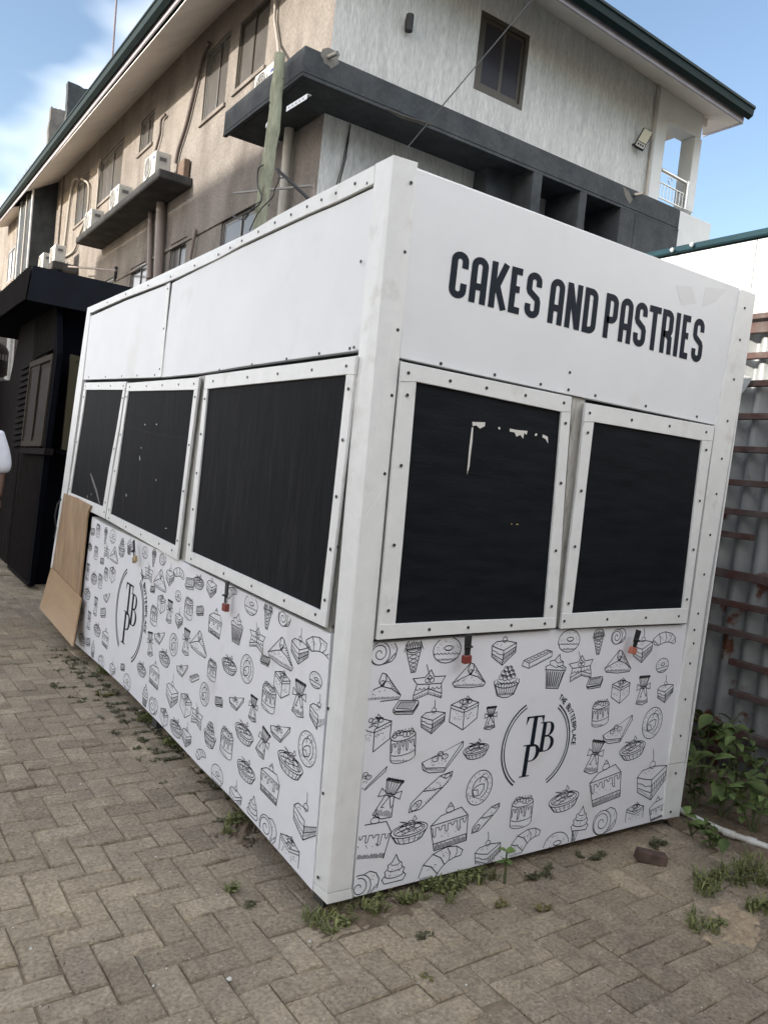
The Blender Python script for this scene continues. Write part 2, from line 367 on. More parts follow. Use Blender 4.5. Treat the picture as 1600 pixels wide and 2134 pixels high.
# ================================================================== HOUSE BEHIND
XB, YB = 3.0, 6.55
YE = 23.4
HTOP = 8.9
house = thing('apartment_house', 'weathered three storey house with beige and grey rough render and green roof edge', 'building', (XB+3.5, YB+6, 0))
def rect_on(axis, val, quad):
    P = [at(x, y, axis, val) for x, y in quad]; o = 1-axis
    a0 = (P[0][o]+P[3][o])/2; a1 = (P[1][o]+P[2][o])/2; z1 = (P[0].z+P[1].z)/2; z0 = (P[2].z+P[3].z)/2
    return min(a0, a1), max(a0, a1), z0, z1
def wall_holes(name, mt, axis, val, a0, a1, z0, z1, holes, inward, parent, rec=.10, cell=.6):
    """a wall sheet with recessed rectangular openings; inward = sign of the recess along the axis"""
    As = sorted(set([a0, a1]+[h[0] for h in holes]+[h[1] for h in holes])); Zs = sorted(set([z0, z1]+[h[2] for h in holes]+[h[3] for h in holes]))
    b = MB()
    def p(a, z, d=0): return (val+d*inward, a, z) if axis == 0 else (a, val+d*inward, z)
    for i in range(len(As)-1):
        for j in range(len(Zs)-1):
            ca, cz = (As[i]+As[i+1])/2, (Zs[j]+Zs[j+1])/2
            if any(h[0] < ca < h[1] and h[2] < cz < h[3] for h in holes): continue
            b.add([p(As[i],Zs[j]), p(As[i+1],Zs[j]), p(As[i+1],Zs[j+1]), p(As[i],Zs[j+1])], [(0,1,2,3)])
    for h in holes:
        u0, u1, v0, v1 = h
        for q in ([p(u0,v0),p(u1,v0),p(u1,v0,rec),p(u0,v0,rec)], [p(u0,v1),p(u1,v1),p(u1,v1,rec),p(u0,v1,rec)],
                  [p(u0,v0),p(u0,v1),p(u0,v1,rec),p(u0,v0,rec)], [p(u1,v0),p(u1,v1),p(u1,v1,rec),p(u1,v0,rec)]):
            b.add(q, [(0,1,2,3)])
    return b.part(name, mt, parent)
# ---- left facade (x = XB)
WL = [((501,46),(562,-12),(556,124),(489,199)), ((431,107),(480,66),(470,212),(421,256)), ((294,252),(323,225),(318,295),(290,322)),
      ((209,335),(258,287),(252,381),(204,433)), ((161,381),(187,357),(179,451),(156,475)),
      ((459,466),(536,416),(530,520),(455,570)), ((354,510),(388,493),(385,560),(352,577)), ((271,560),(306,542),(303,615),(268,633)), ((210,591),(238,575),(236,630),(208,646))]
HL = [rect_on(0, XB, q) for q in WL]
wall_holes('wall', BEIGE, 0, XB, YB, YE, 0, 8.30, HL, 1, house)
for k, (a0, a1, z0, z1) in enumerate(HL):
    P = [(XB+.055, a1, z1), (XB+.055, a0, z1), (XB+.055, a0, z0), (XB+.055, a1, z0)]
    quad_window(house, 'window', P, (-1, 0, 0), GREYF if k else BRONZE, GLASSG, fw=.05, slide=(.52 if k % 2 else .46), depth=.05)
    # thin sill of plaster
    MB().box((XB-.035, a0-.05, z0-.06), (XB+.02, a1+.05, z0-.003)).part('sill', BEIGE, house)
# faint string course
MB().box((XB-.025, 8.2, 5.02), (XB+.01, 13.5, 5.07)).part('string_course', BEIGE, house)
MB().box((XB-.02, 13.9, 4.98), (XB+.01, 17.2, 5.02)).part('string_course', BEIGE, house)
# corner pilaster strip at far end
MB().box((XB-.05, YE-.9, 0), (XB+.01, YE-.55, 8.9)).part('pilaster', BEIGE, house)
# ---- right facade (y = YB)
wr = rect_on(1, YB, ((1003,14),(1101,76),(1090,231),(987,185)))
bal = (9.12, 9.86, 6.42, 7.60)
wall_holes('wall', GREYR, 1, YB, XB, 8.86, 0, 8.36, [wr], 1, house)
quad_window(house, 'window', [(wr[0], YB+.03, wr[3]), (wr[1], YB+.03, wr[3]), (wr[1], YB+.03, wr[2]), (wr[0], YB+.03, wr[2])], (0,-1,0), BRONZE, GLASS, fw=.065, slide=.5, depth=.07)
MB().box((8.86, YB-.035, 0), (9.12, YB+.3, 8.2)).part('pilaster', SMOOTHW, house, bevel=.01)
# downpipe at the end of the rough wall
MB().tube([(8.80, YB-.04, 8.2), (8.80, YB-.04, 6.1)], .025).part('downpipe', PIPEM, house)
# balcony bay
MB().box((9.12, YB-.02, 7.62), (10.02, YB+.28, 8.1)).part('balcony_lintel', SMOOTHW, house, bevel=.01)
MB().box((9.86, YB-.025, 6.40), (10.05, YB+.25, 7.615)).part('balcony_column', SMOOTHW, house, bevel=.008)
MB().box((8.87, YB-.05, 4.2), (10.55, YB+2.2, 6.34)).part('balcony_parapet', SMOOTHW, house, bevel=.015)
MB().box((10.00, YB+2.0, 6.34), (10.2, YB+2.2, 8.0)).part('balcony_column', SMOOTHW, house, bevel=.008)
MB().box((9.0, YB+.1, 7.95), (10.3, YB+3, 8.1)).part('balcony_ceiling', SOFFIT, house)
MB().box((8.9, YB+3.0, 6.34), (9.0, YB+6, 8.1)).part('wall', SMOOTHW, house)
rail = MB(); rail.tube([(9.14, YB-.0, 6.86), (9.86, YB, 6.83)], .030); rl = rail.part('balcony_rail', SHINY, house)
rr = MB(); rr.tube([(9.14, YB, 6.66), (9.86, YB, 6.64)], .014); rr.tube([(9.14, YB, 6.42), (9.86, YB, 6.41)], .014)
for k in range(9): rr.tube([(9.18+k*.083, YB, 6.42), (9.18+k*.083, YB, 6.65)], .008, 6)
rr.part('balusters', SHINY, rl)
rg = MB(); rg.tube([(9.4+.05*math.cos(a), YB, 6.75+.05*math.sin(a)) for a in [i*.6 for i in range(10)]], .008, 6); rg.part('scroll', SHINY, rl)
MB().tube([(9.82, YB-.02, 6.40), (9.82, YB-.02, 6.86)], .022).part('rail_post', SHINY, rl)
MB().tube([(10.06, YB+.1, 6.62), (10.45, YB+.35, 6.56)], .028).part('balcony_rail', SHINY, house)
# ---- back and far sides
b = MB(); b.add([(XB,YB+14,0),(XB,YE,0),(XB,YE,HTOP),(XB,YB+14,HTOP)], [(0,1,2,3)])
b = MB(); b.add([(XB,YE,0),(10.0,YE,0),(10.0,YE,HTOP+.4),(XB,YE,HTOP+.4)], [(0,1,2,3)]); b.add([(9.0,YB+3,0),(9.0,YE,0),(9.0,YE,HTOP+.4),(9.0,YB+3,HTOP+.4)], [(0,1,2,3)])
b.part('wall', BEIGE, house)

# ---- soffits, fascia and gutter (sloping boxed eaves)
XF, YF = 2.12, 5.70
jl = [at(464,22,0,XB), at(290,190,0,XB), at(122,378,0,XB)]
fl = [at(385,4,0,XF), at(227,178,0,XF), at(83,363,0,XF)]
zJ = lambda y: jl[0].z+(y-jl[0].y)*(jl[2].z-jl[0].z)/(jl[2].y-jl[0].y)
zF = lambda y: fl[0].z+(y-fl[0].y)*(fl[2].z-fl[0].z)/(fl[2].y-fl[0].y)
jr = [at(1109,0,1,YB), at(1465,238,1,YB)]; fr = [at(1191,0,1,YF), at(1545,253,1,YF)]
zJr = lambda x: jr[0].z+(x-jr[0].x)*(jr[1].z-jr[0].z)/(jr[1].x-jr[0].x)
zFr = lambda x: fr[0].z+(x-fr[0].x)*(fr[1].z-fr[0].z)/(fr[1].x-fr[0].x)
XR = fr[1].x           # right end of the eave
zc = (zF(YF)+zFr(XF))/2; zcj = (zJ(YB)+zJr(XB))/2
def zFl(y): 
    t = min(1, max(0, (y-YF)/5)); return zc*(1-t)+zF(y)*t
def zJl(y):
    t = min(1, max(0, (y-YB)/5)); return zcj*(1-t)+zJ(y)*t
def zFrr(x):
    t = min(1, max(0, (x-XF)/3)); return zc*(1-t)+zFr(x)*t
def zJrr(x):
    t = min(1, max(0, (x-XB)/3)); return zcj*(1-t)+zJr(x)*t
b = MB(); b.prism([(XB-.001, YB, 8.301), (XB-.001, YE, 8.301), (XB-.001, YE, zJ(YE)+.04), (XB-.001, YB, zcj+.04)], (.05, 0, 0)); b.part('wall_head', BEIGE, house)
eave = MB().tube([(XF+.02, YF+.02, zc+.06), (XF+.02, YF+.5, zc+.06)], .02).part('eave', FASCIA, house)
cuts = [YF]+[7.2+1.42*k for k in range(12)]+[YE]
for k in range(len(cuts)-1):                      # soffit boards, joints between them
    y0, y1 = cuts[k]+(.006 if k else 0), cuts[k+1]-.006
    i0 = max(y0, YB) if k == 0 else y0
    b = MB(); pts = [(XF, y0, zFl(y0)), (XF, y1, zFl(y1)), (XB+.02, y1, zJl(y1)), (XB+.02, i0 if k else YB, zJl(i0 if k else YB))]
    b.prism(pts, (0, 0, .02)); b.part('soffit_board', SOFFIT, eave)
xc = [XF, 4.3, 6.6, 8.5]
for k in range(len(xc)-1):
    x0, x1 = xc[k]+(.006 if k else .0), xc[k+1]-.006
    i0 = XB if k == 0 else x0
    b = MB(); b.prism([(x0, YF, zFrr(x0)-.001), (x1, YF, zFrr(x1)-.001), (x1, YB+.02 if k < 4 else YB+.8, zJrr(min(x1, 10))), (i0, YB+.02 if k < 4 else YB+.8, zJrr(min(i0, 10)))], (0, 0, .02)); b.part('soffit_board', SOFFIT, eave)
YFAR = 30.0
ED = at(1463, 281, 1, YB+1.3); EA = at(1465, 238, 1, YB)
MB().prism([(8.506, YF, zFrr(8.5)), (9.60, YF, zFrr(9.6)), EA+Vector((-.006, .02, 0)), (8.506, YB+.02, zJrr(8.5))], (0, 0, .02)).part('soffit_board', SOFFIT, eave)
MB().prism([(9.612, YF, zFrr(9.6)), (XR, YF, zFrr(XR)), ED, EA+Vector((.004, .02, 0))], (0, 0, .02)).part('soffit_board', SOFFIT, eave)
fb = MB(); fb.prism([(XF-.001, YF, zFl(YF)-.03), (XF-.001, YE, zFl(YE)-.03), (XF-.001, YE, zFl(YE)+.10), (XF-.001, YF, zFl(YF)+.10)], (-.025, 0, 0))
fb.prism([(XF-.001, YE+.001, zFl(YE)-.03), (XF-.001, YFAR, zF(YFAR)-.03), (XF-.001, YFAR, zF(YFAR)+.10), (XF-.001, YE+.001, zFl(YE)+.10)], (-.025, 0, 0))
fb.prism([(XF, YF-.001, zFrr(XF)-.03), (XR, YF-.001, zFrr(XR)-.03), (XR, YF-.001, zFrr(XR)+.10), (XF, YF-.001, zFrr(XF)+.10)], (0, -.025, 0))
fb.part('fascia', FASCIA, eave)
def gutter_profile(base, out, up):
    return [base+up*.06, base+up*.02+out*.05, base+out*.12+up*.06, base+out*.135+up*.15, base+out*.155+up*.16, base+out*.15+up*.20, base+out*.06+up*.22, base+up*.20]
def gutter(pa, pb, out):
    b = MB(); up = Vector((0, 0, 1)); A = gutter_profile(pa, out, up); B_ = gutter_profile(pb, out, up); n = len(A)
    b.add(A+B_, [(i, (i+1) % n, n+(i+1) % n, n+i) for i in range(n)]); b.add(A, [list(range(n))]); b.add(B_, [list(range(n-1, -1, -1))]); return b
gm = gutter(Vector((XF-.027, YF-.16, zc)), Vector((XF-.027, YFAR, zF(YFAR))), Vector((-1, 0, 0)))
gm.part('gutter', GUTTER, eave)
gutter(Vector((XF-.16, YF-.027, zc+.004)), Vector((XR+.06, YF-.027, zFrr(XR)+.004)), Vector((0, -1, 0))).part('gutter', GUTTER, eave)
b = MB(); zt = zc+.22; b.add([(XF-.1, YF-.1, zt), (XR, YF-.1, zFrr(XR)+.22), (XR-3.5, YB+3.5, 10.2), (6, YB+4, 10.4), (6, YFAR, 11.0), (XF-.1, YFAR, zF(YFAR)+.22), (XR+.4, YB+8, zFrr(XR)+.62), (10, YFAR, 9), (XR+.35, YB, 8.16)],
     [(0,1,2,3), (0,3,4,5), (1,8,2), (8,6,7,4,3,2)]); b.part('roof', ROOFM, house)
# end of the eave on the right
b = MB(); b.prism([(XR+.001, YF-.02, zFrr(XR)-.03), ED+Vector((.001, 0, -.03)), ED+Vector((.001, 0, .25)), (XR+.001, YF-.02, zFrr(XR)+.2)], (.025, .004, 0)); b.part('barge_board', FASCIA, eave)

# ---- charcoal ledge round the corner
LX, LY, LZ0, LZ1 = 2.34, 5.86, 5.70, 5.99
led = MB(); led.prism([(LX+.09, LY+.09, LZ0), (8.88, LY+.09, LZ0), (8.88, YB+.01, LZ0), (XB+.01, YB+.01, LZ0), (XB+.01, 8.03, LZ0), (LX+.09, 8.03, LZ0)], (0, 0, .07))
ledge = led.part('ledge', DARKC, house)
MB().prism([(LX, LY, LZ0), (8.88, LY, LZ0), (8.88, LY+.089, LZ0), (LX+.089, LY+.089, LZ0), (LX+.089, 8.031, LZ0), (XB+.01, 8.031, LZ0), (XB+.01, 8.12, LZ0), (LX, 8.12, LZ0)], (0, 0, LZ1-LZ0)).part('ledge_upstand', DARKC, ledge, bevel=.012)
lip = MB(); lip.box((LX, LY, LZ0-.035), (8.88, LY+.05, LZ0-.001)); lip.box((LX, LY+.051, LZ0-.035), (LX+.05, 8.12, LZ0-.001)); lip.part('drip_edge', DARKC, ledge)
# fins of the egg-crate screen below the ledge
fx = [at(1058,420,1,LY).x, at(1110,420,1,LY).x, at(1211,420,1,LY).x, at(1225,420,1,LY).x]
def rx(px): return at(px, 400, 1, LY).x
fin_px = ((1108, 1128), (1210, 1225), (1298, 1330))
for a_, b_ in fin_px:
    MB().box((rx(a_), LY+.003, 0.0), (rx(b_), YB-.002, LZ0-.002)).part('fin', DARKC, house, bevel=.008)
MB().box((rx(1330)+.002, LY+.003, 0), (8.88, YB-.002, LZ0-.002)).part('screen_wall', DARKC, house)
MB().box((rx(1052), YB-.28, 0.0), (rx(1108)-.003, YB-.003, LZ0-.003)).part('fin', DARKC, house)
# pale patch edge where the paint stops under the ledge: peeled plaster
pp = MB(); pl = [at(x, y, 1, LY-.003) for x, y in ((672,101),(684,98),(697,104),(709,113),(704,121),(707,131),(699,136),(690,142),(684,135),(676,131),(673,122),(668,112))]
pp.prism(pl, (0, .006, 0)); pp.part('bare_plaster', mat('bare_plaster', (.17, .16, .14), .95, var=.2, var_scale=8, bump=.006), ledge)
for (px, py) in ((683, 117), (1320, 405)):
    c = at(px, py, 1, LY); MB().tube([c+Vector((0, .05, 0)), c+Vector((.03, -.16, -.01))], .024, 12).part('spout', mat('grey_spout', (.14, .135, .125), .7), ledge)
pp = MB(); pl = [at(x, y, 2, LZ0-.037) for x, y in ((800,222),(840,240),(900,258),(893,263),(835,246),(812,232))]
pp.prism(pl, (0, 0, .004)); pp.part('bare_plaster', MATS['bare_plaster'], ledge)
pl = [at(x, y, 1, LY-.003) for x, y in ((1298,388),(1310,398),(1318,415),(1312,425),(1303,408))]
MB().prism(pl, (0, .006, 0)).part('bare_plaster', MATS['bare_plaster'], ledge)
# ---- small slab carrying the air conditioners
SX = 2.42
b = MB(); b.box((SX, 11.2, 5.93), (XB+.01, 17.3, 6.08)); slab = b.part('balcony_slab', DARKC2, house, bevel=.02)
b = MB(); b.box((2.35, 19.6, 5.72), (XB+.01, 22.6, 5.92)); b.part('balcony_slab', DARKC2, house, bevel=.02)
MB().box((XB-.13, 11.35, 6.081), (XB-.02, 11.75, 6.42)).part('concrete_block', mat('brown_block', (.17, .12, .09), .95, var=.2, bump=.006), slab, bevel=.012)
# ---- pipes on the facade
def wpt(px, py, x=XB-.06): return at(px, py, 0, x)
MB().tube([wpt(337, 405, XB-.10), wpt(330, 575, XB-.10), Vector((XB-.10, wpt(330,575,XB-.10).y, 0))], .085, 14).part('drainpipe', PIPEB, house)
MB().tube([wpt(315, 425), wpt(311, 580)], .05, 10).part('drainpipe', PIPEB, house)
MB().tube([wpt(606, 232, XB-.10), wpt(588, 446, XB-.10), Vector((XB-.1, wpt(588,446,XB-.1).y, 0))], .062, 14).part('drainpipe', PIPEM, house)
MB().tube([wpt(408, 477), wpt(405, 490), wpt(396, 540)], .028, 8).part('conduit', PIPEB, house)
MB().tube([at(575,-30,0,XB-.05), at(572,40,0,XB-.05), at(579,90,0,XB-.05), at(582,128,0,XB-.25)], [.022]*4, 8).part('conduit', HOSE, house)
# short cut pipe and floodlight on the grey wall
c = at(853, 47, 1, YB-.07)
MB().tube([c+Vector((0,0,.10)), c+Vector((0,0,-.10))], .05, 12).part('pipe_stub', CABLE, house)
MB().box((c.x-.02, YB-.07, c.z-.06), (c.x+.02, YB+.0, c.z+.06)).part('pipe_bracket', CABLE, house)
def wire_pts(A, B_, sag, n=14):
    A, B_ = Vector(A), Vector(B_); return [A.lerp(B_, i/n)-Vector((0, 0, sag*4*(i/n)*(1-i/n))) for i in range(n+1)]
MB().tube([at(730,258,1,YB-.02), at(720,330,1,YB-.02), at(706,385,1,YB-.02)], .008, 6).part('wall_cable', CABLE, house)
MB().tube([at(729,262,1,YB-.02), at(714,340,1,YB-.02), at(700,388,1,YB-.02)], .006, 6).part('wall_cable', CABLE, house)

# ---- charcoal stair tower at the far end, and the wing beyond
tw = at(70, 372, 1, YE).x
b = MB(); b.box((tw, YE+.01, 0), (XB+1, YE+2.4, HTOP+.2)); b.part('stair_tower', DARKC, house)
for k, px in enumerate((44, 55, 66)):
    p = at(px, 430, 0, tw-.03)
    MB().box((tw-.04, p.y-.05, 2.5), (tw-.002, p.y+.05, 8.6)).part('tower_batten', SMOOTHW if k != 1 else PIPEM, house)
wx = tw + .25
wh = rect_on(0, wx, ((17,525),(32,512),(27,578),(14,592)))
wall_holes('wall', BEIGE, 0, wx, YE+2.41, 36, 0, HTOP+.4, [wh], 1, house)
quad_window(house, 'window', [(wx+.03, wh[1], wh[3]), (wx+.03, wh[0], wh[3]), (wx+.03, wh[0], wh[2]), (wx+.03, wh[1], wh[2])], (-1,0,0), GREYF, GLASSG, fw=.07)
b = MB(); b.prism([(XF, YE+2.42, zF(YE+2.4)), (XF, YFAR, zF(YFAR)), (wx, YFAR, zF(YFAR)+.2), (wx, YE+2.42, zF(YE+2.4)+.2)], (0, 0, .02)); b.part('soffit_board', SOFFIT, eave)
# ---- grey parapet slabs above the roof
for k, (q, yy, th) in enumerate(((((142,168),(200,192),(200,245),(138,250)), 25.0, .30), (((107,221),(140,231),(140,300),(98,305)), 28.0, .30))):
    P = [at(x, y, 1, yy) for x, y in q]
    b = MB(); n = 7
    top = [P[0].lerp(P[1], i/n)+Vector((0, 0, rng.uniform(-.03, .02))) for i in range(n+1)]
    left = [P[3].lerp(P[0], i/n)+Vector((rng.uniform(-.02, .02), 0, 0)) for i in range(n)]
    ext = Vector((1.2, 0, -.25)); low = Vector((0, 0, -.5))
    b.prism(left+top+[P[2]+low, P[3]+low], (0, th, 0))
    b.part('parapet_slab', DARKC if k == 0 else mat('old_concrete', (.15, .14, .13), .95, col2=(.10, .095, .09), var=.25, var_scale=2, bump=.01), house)

# ---- things hung on the house
fl_c = at(1340, 290, 1, YB-.12)
fld = thing('floodlight', 'small tilted solar floodlight on the grey upper wall', 'floodlight', (fl_c.x, YB, fl_c.z))
M = Matrix.Translation(fl_c) @ Matrix.Rotation(R(26), 4, 'Y') @ Matrix.Rotation(R(-30), 4, 'Z') @ Matrix.Rotation(R(14), 4, 'X')
def obox(M, a, b_):
    mb = MB(); mb.box(a, b_); mb.v = [M @ v for v in mb.v]; return mb
obox(M, (-.085, -.03, -.16), (.085, .03, .16)).part('housing', CABLE, fld, bevel=.012)
obox(M, (-.07, -.034, -.06), (.07, -.0305, .145)).part('lens', mat('lamp_lens', (.42, .40, .28), .35), fld)
obox(M, (-.07, -.034, -.145), (.07, -.0305, -.075)).part('sensor_panel', ACW, fld)
for k in (-1, 0, 1): obox(M, (k*.04-.014, -.037, -.125), (k*.04+.014, -.0345, -.09)).part('sensor', CABLE, fld)
MB().tube([fl_c+Vector((-.05, .03, -.08)), Vector((fl_c.x-.10, YB-.005, fl_c.z-.08))], .02, 8).part('bracket', CABLE, fld)

AC_W, AC_D, AC_H = .78, .32, .56
def make_ac():
    t = thing('air_conditioner', 'x', 'air conditioner', (0, 0, 0))
    MB().box((-AC_D/2, -AC_W/2, .03), (AC_D/2, AC_W/2, AC_H)).part('casing', ACW, t, bevel=.015)
    fr_ = MB(); n = 28
    ring = [(math.cos(2*math.pi*i/n), math.sin(2*math.pi*i/n)) for i in range(n+1)]
    fr_.tube([(-AC_D/2-.012, .09+.22*c, .29+.22*s_) for c, s_ in ring], .012, 6)
    gr = fr_.part('fan_ring', ACW, t)
    MB().disc((-AC_D/2-.001, .09, .29), (-1, 0, 0), .205, .006, 24).part('fan_opening', ACD, gr)
    gb = MB()
    for rr_ in (.07, .13, .18): gb.tube([(-AC_D/2-.014, .09+rr_*c, .29+rr_*s_) for c, s_ in ring], .004, 4)
    for k in range(8): gb.tube([(-AC_D/2-.014, .09, .29), (-AC_D/2-.014, .09+.21*math.cos(k*math.pi/4), .29+.21*math.sin(k*math.pi/4))], .004, 4)
    gb.part('grille', ACW, gr)
    MB().box((-AC_D/2-.004, -.36, .40), (-AC_D/2-.001, -.22, .45)).part('badge', ACB, t)
    MB().box((-.09, -AC_W/2-.004, .33), (.09, -AC_W/2-.001, .47)).part('service_cover', mat('ac_cover', (.40, .39, .37), .5), t)
    MB().box((-.07, -AC_W/2-.006, .36), (.07, -AC_W/2-.0045, .44)).part('handle_recess', ACD, t)
    for sx in (-.25, .25): MB().box((-AC_D/2-.02, sx-.03, 0), (AC_D/2+.02, sx+.03, .03)).part('foot', ACD, t)
    return t
def copy_tree(o, parent=None):
    c = o.copy(); COL.objects.link(c)
    if parent is not None: c.parent = parent
    for ch in list(o.children): copy_tree(ch, c)
    return c
ac0 = make_ac(); first = True
AX = SX+.20
for lab, y, z, x in (('boxy pale air conditioner at the near end of the small slab beside a brown block', 11.62+.39, 6.081, AX),
                  ('pale air conditioner in the middle of the small concrete slab', 14.35, 6.081, AX),
                  ('pale air conditioner at the far end of the small concrete slab under hanging hoses', 16.55, 6.081, AX),
                  ('nearer of two pale air conditioners above the black canopy', 20.05, 5.921, 2.55),
                  ('farther of two pale air conditioners above the black canopy', 21.35, 5.921, 2.50),
                  ('white air conditioner half hidden on the charcoal corner ledge under the big window', 7.35, 5.90, 2.66)):
    a = ac0 if first else copy_tree(ac0); first = False
    a.location = (x, y, z); a.scale = (.85, .80, .80); prop(a, lab, group='air conditioners outside the house')
def hose(px_list, r, label, x=XB-.05, mt=HOSE):
    pts = [at(px, py, 0, x) for px, py in px_list]
    # smooth
    out_ = []
    for i in range(len(pts)-1):
        p0, p1, p2, p3 = pts[max(i-1,0)], pts[i], pts[i+1], pts[min(i+2,len(pts)-1)]
        for k in range(5):
            t = k/5; out_.append(.5*((2*p1)+(-p0+p2)*t+(2*p0-5*p1+4*p2-p3)*t*t+(-p0+3*p1-3*p2+p3)*t**3))
    out_.append(pts[-1])
    return MB().tube(out_, r, 8).solo('refrigerant_hose', mt, label, 'hose', 'hoses of the air conditioners')
hose([(436,88),(425,110),(405,190),(388,260),(372,310),(366,340)], .035, 'thick dark lagged hose running from roof height down to the nearest slab unit', mt=mat('dark_hose', (.12, .095, .085), .8, var=.15, var_scale=12))
hose([(345,238),(336,250),(333,280),(322,320)], .024, 'short brown hose below the small square window', mt=MATS['dark_hose'])
hose([(210,330),(206,345),(205,380),(202,415),(200,440)], .022, 'pale hose beside the left edge of the sliding window', mt=HOSE)
hose([(165,372),(155,374),(150,390),(143,440),(136,500),(130,545)], .035, 'pale hose looping from the narrow window down to the paired units', mt=HOSE)
hose([(170,372),(184,383),(185,410),(180,450),(165,490),(155,520),(138,533),(128,535)], .030, 'pale hose curving under the small slab to the paired units', mt=HOSE)
MB().tube([at(143,555,0,2.55), at(242,563,0,2.75)], .022, 8).solo('stay_rod', PIPEB, 'thin brown rod stretching across the wall above the black canopy', 'rod')
MB().tube([at(242,555,0,XB-.03), at(239,585,0,XB-.03)], .03, 8).solo('wall_bracket', CABLE, 'short dark upright bracket holding the thin rod', 'bracket')

# antenna pole over the roof
p0 = at(232, 150, 0, 3.6); p1 = at(247, -60, 0, 3.6)
MB().tube([p0-Vector((0,0,.8)), p0, p1, p1+(p1-p0)], .028, 8).solo('antenna_pole', mat('antenna_steel', (.14, .12, .14), .6), 'thin dark antenna pole rising above the green roof edge', 'pole')

# ================================================================== BLOCKING HOUSE ACROSS THE YARD, ADDED BLOCK BEHIND THE CAMERA (out of frame, they shade the yard)
nb = thing('house_across_yard', 'plain pale house across the yard on the sunny side', 'building', (-16, 8, 0))
MB().box((-19, -14, 0), (-13, 6, 6.75)).part('wall', BLKWALL, nb)
MB().box((-19, 6.01, 0), (-13, 20, 10.9)).part('wall', BLKWALL, nb)

hb_ = thing('rear_sky_blocker', 'plain unseen block added behind the camera to darken the stall front', 'building', (3, -14, 0))  # added out of view: hides low sky so the stall front gets darker
MB().box((-9, -18, 0), (14, -10, 8.6)).part('wall', mat('blocker_tan', (.26, .245, .23), .9, var=.08, var_scale=.5), hb_)

# ================================================================== STALL
kiosk = thing('pastry_stall', 'white panelled pastry stall with black shutters and printed sketches of cakes', 'kiosk', (1.0, 2.1, 0))
FA = lambda px, py, off=0.0: at(px, py, 1, -off)      # front face, y = -off
SA = lambda px, py, off=0.0: at(px, py, 0, -off)      # side face, x = -off
OUT_F, OUT_S = Vector((0, -1, 0)), Vector((-1, 0, 0))
def plateF(pts, off, th, name, mt, parent, bevel=.0015): return MB().prism([FA(x, y, off) for x, y in pts], (0, th, 0)).part(name, mt, parent, bevel)
def plateS(pts, off, th, name, mt, parent, bevel=.0015): return MB().prism([SA(x, y, off) for x, y in pts], (th, 0, 0)).part(name, mt, parent, bevel)
# dark carcass behind the panels
b = MB(); b.prism([(.05, .05, .045), (1.90, .05, .045), (1.95, .05, 2.46), (.05, .05, 2.46)], (0, 4.1, 0)); b.part('carcass', BODY, kiosk)
b = MB(); b.prism([(.0, .0, 2.47), (1.99, .0, 2.47), (1.99, 4.2, 2.47), (.0, 4.2, 2.47)], (0, 0, .02)); b.part('roof_sheet', TRIM, kiosk)
b = MB(); b.prism([(1.93, .03, .05), (2.0, .03, 2.5), (2.0, 4.2, 2.5), (1.93, 4.6, .05)], (-.015, 0, 0)); b.part('back_panel', WHITE, kiosk)
b = MB(); b.prism([(.03, 4.62, .05), (1.93, 4.62, .05), (1.99, 4.2, 2.48), (.03, 4.2, 2.48)], (0, -.015, 0)); b.part('end_panel', WHITE, kiosk)
for (x, y, zz) in ((.06, .06, .06), (1.86, .10, .06), (.06, 3.6, .05), (1.86, 3.7, .06), (.06, 1.9, .06)):
    MB().box((x-.035, y-.035, -.01), (x+.035, y+.035, .12)).part('leg', BODY, kiosk)
# sign board and upper panels
sign = plateF([(866,351),(1541,600),(1491,886),(1195,824),(832,745)], .018, .03, 'sign_board', WHITE, kiosk)
upA = plateS([(188,659),(262,626),(352,591),(332,786),(174,791)], .016, .03, 'upper_panel', WHITE, kiosk)
upB = plateS([(359,589),(503,516),(647,449),(700,427),(779,390),(764,600),(752,729),(640,744),(500,764),(424,777),(336,786)], .018, .03, 'upper_panel', WHITE, kiosk)
plateS([(346,592),(354,588),(335,785),(328,785)], .024, .006, 'joint_strip', TRIM, kiosk)
# corner trim: one folded angle
Et, Eb = (820, 322), (682, 1864)
def corner(px, py):
    a, b_ = FA(px, py, .026), SA(px, py, .026); return (a+b_)/2
cpt = [corner(820+(682-820)*t, 322+(1864-322)*t) for t in (0, .5, 1)]
def strip_front(pxs, pts3, off):            # front flange quad list from corner points to right edge pixels
    b = MB()
    for i in range(len(pts3)-1):
        b.prism([pts3[i], FA(*pxs[i], off), FA(*pxs[i+1], off), pts3[i+1]], (0, .012, 0))
    return b
fr_px = [(871,338),(808,1002),(733,1851)]
b = MB()
for i in range(2):
    b.prism([cpt[i], FA(*fr_px[i], .026), FA(*fr_px[i+1], .026), cpt[i+1]], (.0, .014, 0))
b.part('corner_trim', TRIM, kiosk, .0015)
sd_px = [(782,341),(720,1030),(653,1838)]
b = MB()
for i in range(2):
    b.prism([cpt[i], SA(*sd_px[i], .026), SA(*sd_px[i+1], .026), cpt[i+1]], (.014, 0, 0))
b.part('corner_trim', TRIM, kiosk, .0015)
ctop = MB(); ctop.prism([cpt[0], FA(871,338,.026), FA(871,338,.026)+Vector((0,.1,0)), SA(782,341,.026)+Vector((.1,.0,0)), SA(782,341,.026)], (0, 0, -.01)); ctop.part('corner_cap', TRIM, kiosk)
# foot piece of the corner
cb = [corner(682,1864), corner(681,1886)]
b = MB(); b.prism([cb[0]+Vector((0,0,-.002)), FA(733,1853,.024), FA(735,1873,.024), cb[1]], (0, .012, 0)); b.part('corner_foot', TRIM, kiosk, .001)
b = MB(); b.prism([cb[0]+Vector((0,0,-.002)), SA(653,1840,.024), SA(652,1857,.024), cb[1]], (.012, 0, 0)); b.part('corner_foot', TRIM, kiosk, .001)
